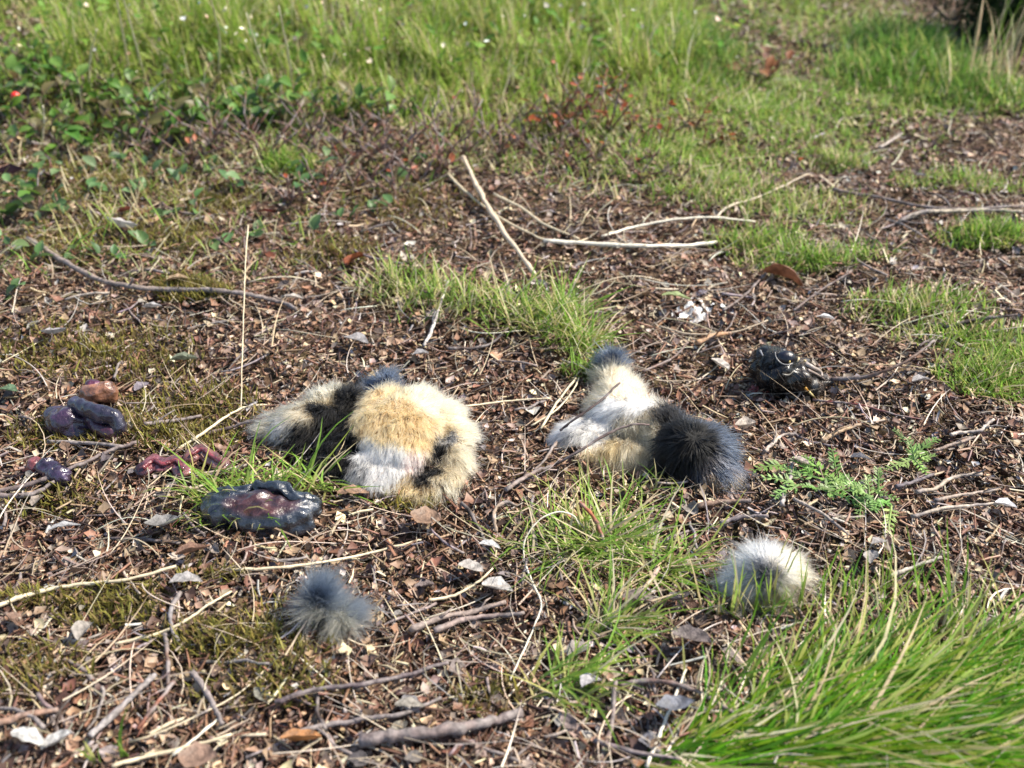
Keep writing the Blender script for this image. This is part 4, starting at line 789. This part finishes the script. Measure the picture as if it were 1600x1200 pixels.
sprig('lingonberry_plant', 'lingonberry plant carrying one red berry at the left edge', 20, 205, .035, 9, .013, LINGON, BTW, 'lingonberry plants at the left', berry=1)
[c for c in bpy.data.objects if c.name == 'berry'][0].location = Vector(P(24, 150, .028) - P(20, 205))
sprig('lingonberry_plant', 'lingonberry sprig with two big dark oval leaves on reddish stems', 135, 245, .026, 5, .016, LINGON[:2], (.2, .09, .06), 'lingonberry plants at the left', 2, .5)
k = 0
for (px, py) in [(40, 190), (80, 175), (115, 200), (160, 185), (185, 210), (215, 190), (245, 205), (275, 185), (305, 200), (330, 190), (350, 215), (380, 200), (70, 220), (15, 240), (100, 240), (210, 235), (290, 230), (250, 240), (410, 185), (440, 200), (480, 195), (40, 150), (90, 145), (20, 110), (60, 120), (180, 160), (300, 165), (360, 175), (520, 205), (600, 200), (570, 185), (15, 350), (60, 345), (130, 165), (205, 170), (255, 165), (330, 160), (395, 165), (150, 215), (230, 215), (310, 215), (420, 210), (460, 180), (640, 195), (10, 180)]:
    sprig('lingonberry_plant', which('glossy green lingonberry sprig', px, py), px, py, U(.018, .038), int(rng.integers(7, 13)), U(.011, .016), LINGON, BTW, 'lingonberry plants at the left', 3, .6)
for (px, py, h_) in [(145, 280, .012), (150, 305, .012), (215, 310, .014), (55, 360, .012), (265, 345, .010), (170, 410, .014), (120, 405, .012), (405, 375, .01), (280, 300, .015), (590, 340, .012), (680, 255, .02), (540, 350, .01), (30, 300, .016), (90, 285, .018), (185, 270, .018), (240, 285, .016), (330, 275, .016), (20, 395, .014), (95, 330, .014), (310, 335, .014), (370, 300, .016), (470, 300, .014), (350, 385, .012), (230, 390, .012), (60, 420, .012), (430, 290, .016), (510, 285, .018), (620, 290, .015), (15, 470, .012), (500, 370, .012)]:
    sprig('lingonberry_plant', which('low pale-green lingonberry seedling', px, py), px, py, h_, 4, .011, [(.10, .18, .06), (.13, .20, .08), (.07, .14, .05)], (.2, .08, .05), 'lingonberry seedlings on the litter', 2, .7)
BARE = (.17, .085, .06)
for (px, py, h_) in [(330, 230, .035), (345, 245, .03), (390, 235, .04), (420, 255, .04), (500, 250, .035), (540, 270, .035), (570, 260, .04), (600, 275, .04), (640, 270, .045), (660, 290, .035), (690, 265, .04), (720, 250, .04), (560, 300, .03), (500, 310, .03), (450, 320, .03), (620, 310, .03), (780, 250, .035), (820, 240, .035), (850, 255, .03), (890, 265, .03), (930, 260, .03), (970, 270, .025), (760, 230, .04), (640, 240, .04), (580, 230, .04), (480, 225, .035), (700, 225, .035), (1000, 285, .025), (1060, 290, .02), (390, 420, .025), (1200, 300, .025), (250, 250, .03), (300, 260, .03)]:
    sprig('bare_shrub', which('leafless brown dwarf-shrub twigs', px, py), px, py, h_, 3, .007, RUST, BARE, 'bare dwarf shrubs behind the litter', 4, .9, mesh=me_s)
for (px, py, h_) in [(860, 200, .035), (880, 190, .045), (910, 195, .05), (935, 205, .045), (950, 215, .04), (980, 215, .03), (1010, 225, .03), (1040, 230, .03), (900, 225, .03), (870, 220, .035), (830, 215, .03), (1100, 240, .025), (960, 185, .04), (1080, 215, .03), (1130, 235, .02)]:
    sprig('rusty_shrub', which('rust-red leafy dwarf shrub', px, py), px, py, h_, 14, .007, RUST, (.2, .07, .04), 'rusty dwarf shrubs behind the litter', 4, .6, mesh=me_s)
sprig('rusty_plant', 'small orange-brown withered plant on the far path', 1195, 130, .026, 9, .013, [(.26, .10, .04), (.22, .10, .05)], (.2, .07, .04), None, 4, 1., cat='plant')
# ferny herbs
def herb(label, px, py, n_, L):
    o_ = P(px, py, .004); root = tag(empty('ferny_herb', o_), label, 'herb')
    for i_ in range(n_):
        az = U(0, 6.28); ln = L * U(.6, 1.1); el = U(.2, 1.0); mb_ = MB(); k = 7; t = np.linspace(0, 1, k)
        off = np.array([rng.normal(0, .006), rng.normal(0, .004), 0])
        ax = np.stack([np.cos(az) * ln * t * math.cos(el), np.sin(az) * ln * t * math.cos(el), ln * (t * math.sin(el) - .35 * t * t)], 1) + off; ax[:, 2] = np.maximum(ax[:, 2], .002)
        mb_.add(*tube(ax, np.linspace(.0006, .0003, k), 4))
        side = np.array([-np.sin(az), np.cos(az), 0]); c_ = pal([(.17, .31, .07), (.24, .36, .11), (.22, .31, .11)], 1, .25)[0]
        for q in range(1, k):
            for sg in (-1, 1):
                for r_ in range(2):
                    d = sg * side * U(.5, 1.) + (ax[q] - ax[q - 1]) / np.linalg.norm(ax[q] - ax[q - 1]) * U(.3, .9) + np.array([0, 0, U(-.2, .4)]); d = d / np.linalg.norm(d) * ln * .26 * (1.1 - .5 * t[q]); w = np.cross(d, [0, 0, 1.]) * .16
                    b0 = ax[q]; mb_.add(np.array([b0, b0 + d * .5 + w, b0 + d, b0 + d * .5 - w]), np.array([[0, 1, 2, 3]]))
        f = mb_.build('leaf', 'green_leaf', root, smooth=False); f.color = (*c_, 1)
    return root
herb('ferny green herb with feathery leaves, larger left rosette', 1270, 755, 12, .020)
herb('ferny green herb mat right of the larger rosette', 1365, 780, 12, .018)
herb('small ferny herb set apart behind the larger ones', 1425, 712, 9, .017)
herb('yellowish ferny herb between the two larger rosettes', 1320, 772, 8, .015)

# ------------------------------------------------------------------ dark evergreen shrub at the far right corner
o_ = P(1578, 72); root = tag(empty('evergreen_shrub', o_), 'dark evergreen shrub filling the top right corner', 'shrub')
mb = MB(); tips = []
for b_ in range(26):
    az = U(0, 6.28); el = U(.15, 1.2); ln = U(.06, .16); t = np.linspace(0, 1, 6)
    q = np.stack([np.cos(az) * math.cos(el) * ln * t * .8 + .015, np.sin(az) * math.cos(el) * ln * t * .25 + .03, ln * math.sin(el) * t], 1) + rng.normal(0, .003, (6, 3)); mb.add(*tube(q, np.linspace(.003, .001, 6), 5)); tips.append(q)
s_ = mb.build('stem', 'bark', root); s_.color = (*DTW, 1)
mb = MB(); k = 9000; tq = np.array(tips); q = tq[rng.integers(0, 26, k), rng.integers(1, 6, k)] + rng.normal(0, .016, (k, 3)); q[:, 2] = np.maximum(q[:, 2], .004)
c = pal([(.03, .06, .02), (.045, .075, .025), (.025, .045, .018)], k, .3)
blades(mb, q, U(0, 6.28, k), U(0, 2., k), U(0, .4, k), U(.008, .016, k), U(.0012, .002, k), c, c, 2)
tag(mb.build('foliage', 'grass', root), kind='stuff')
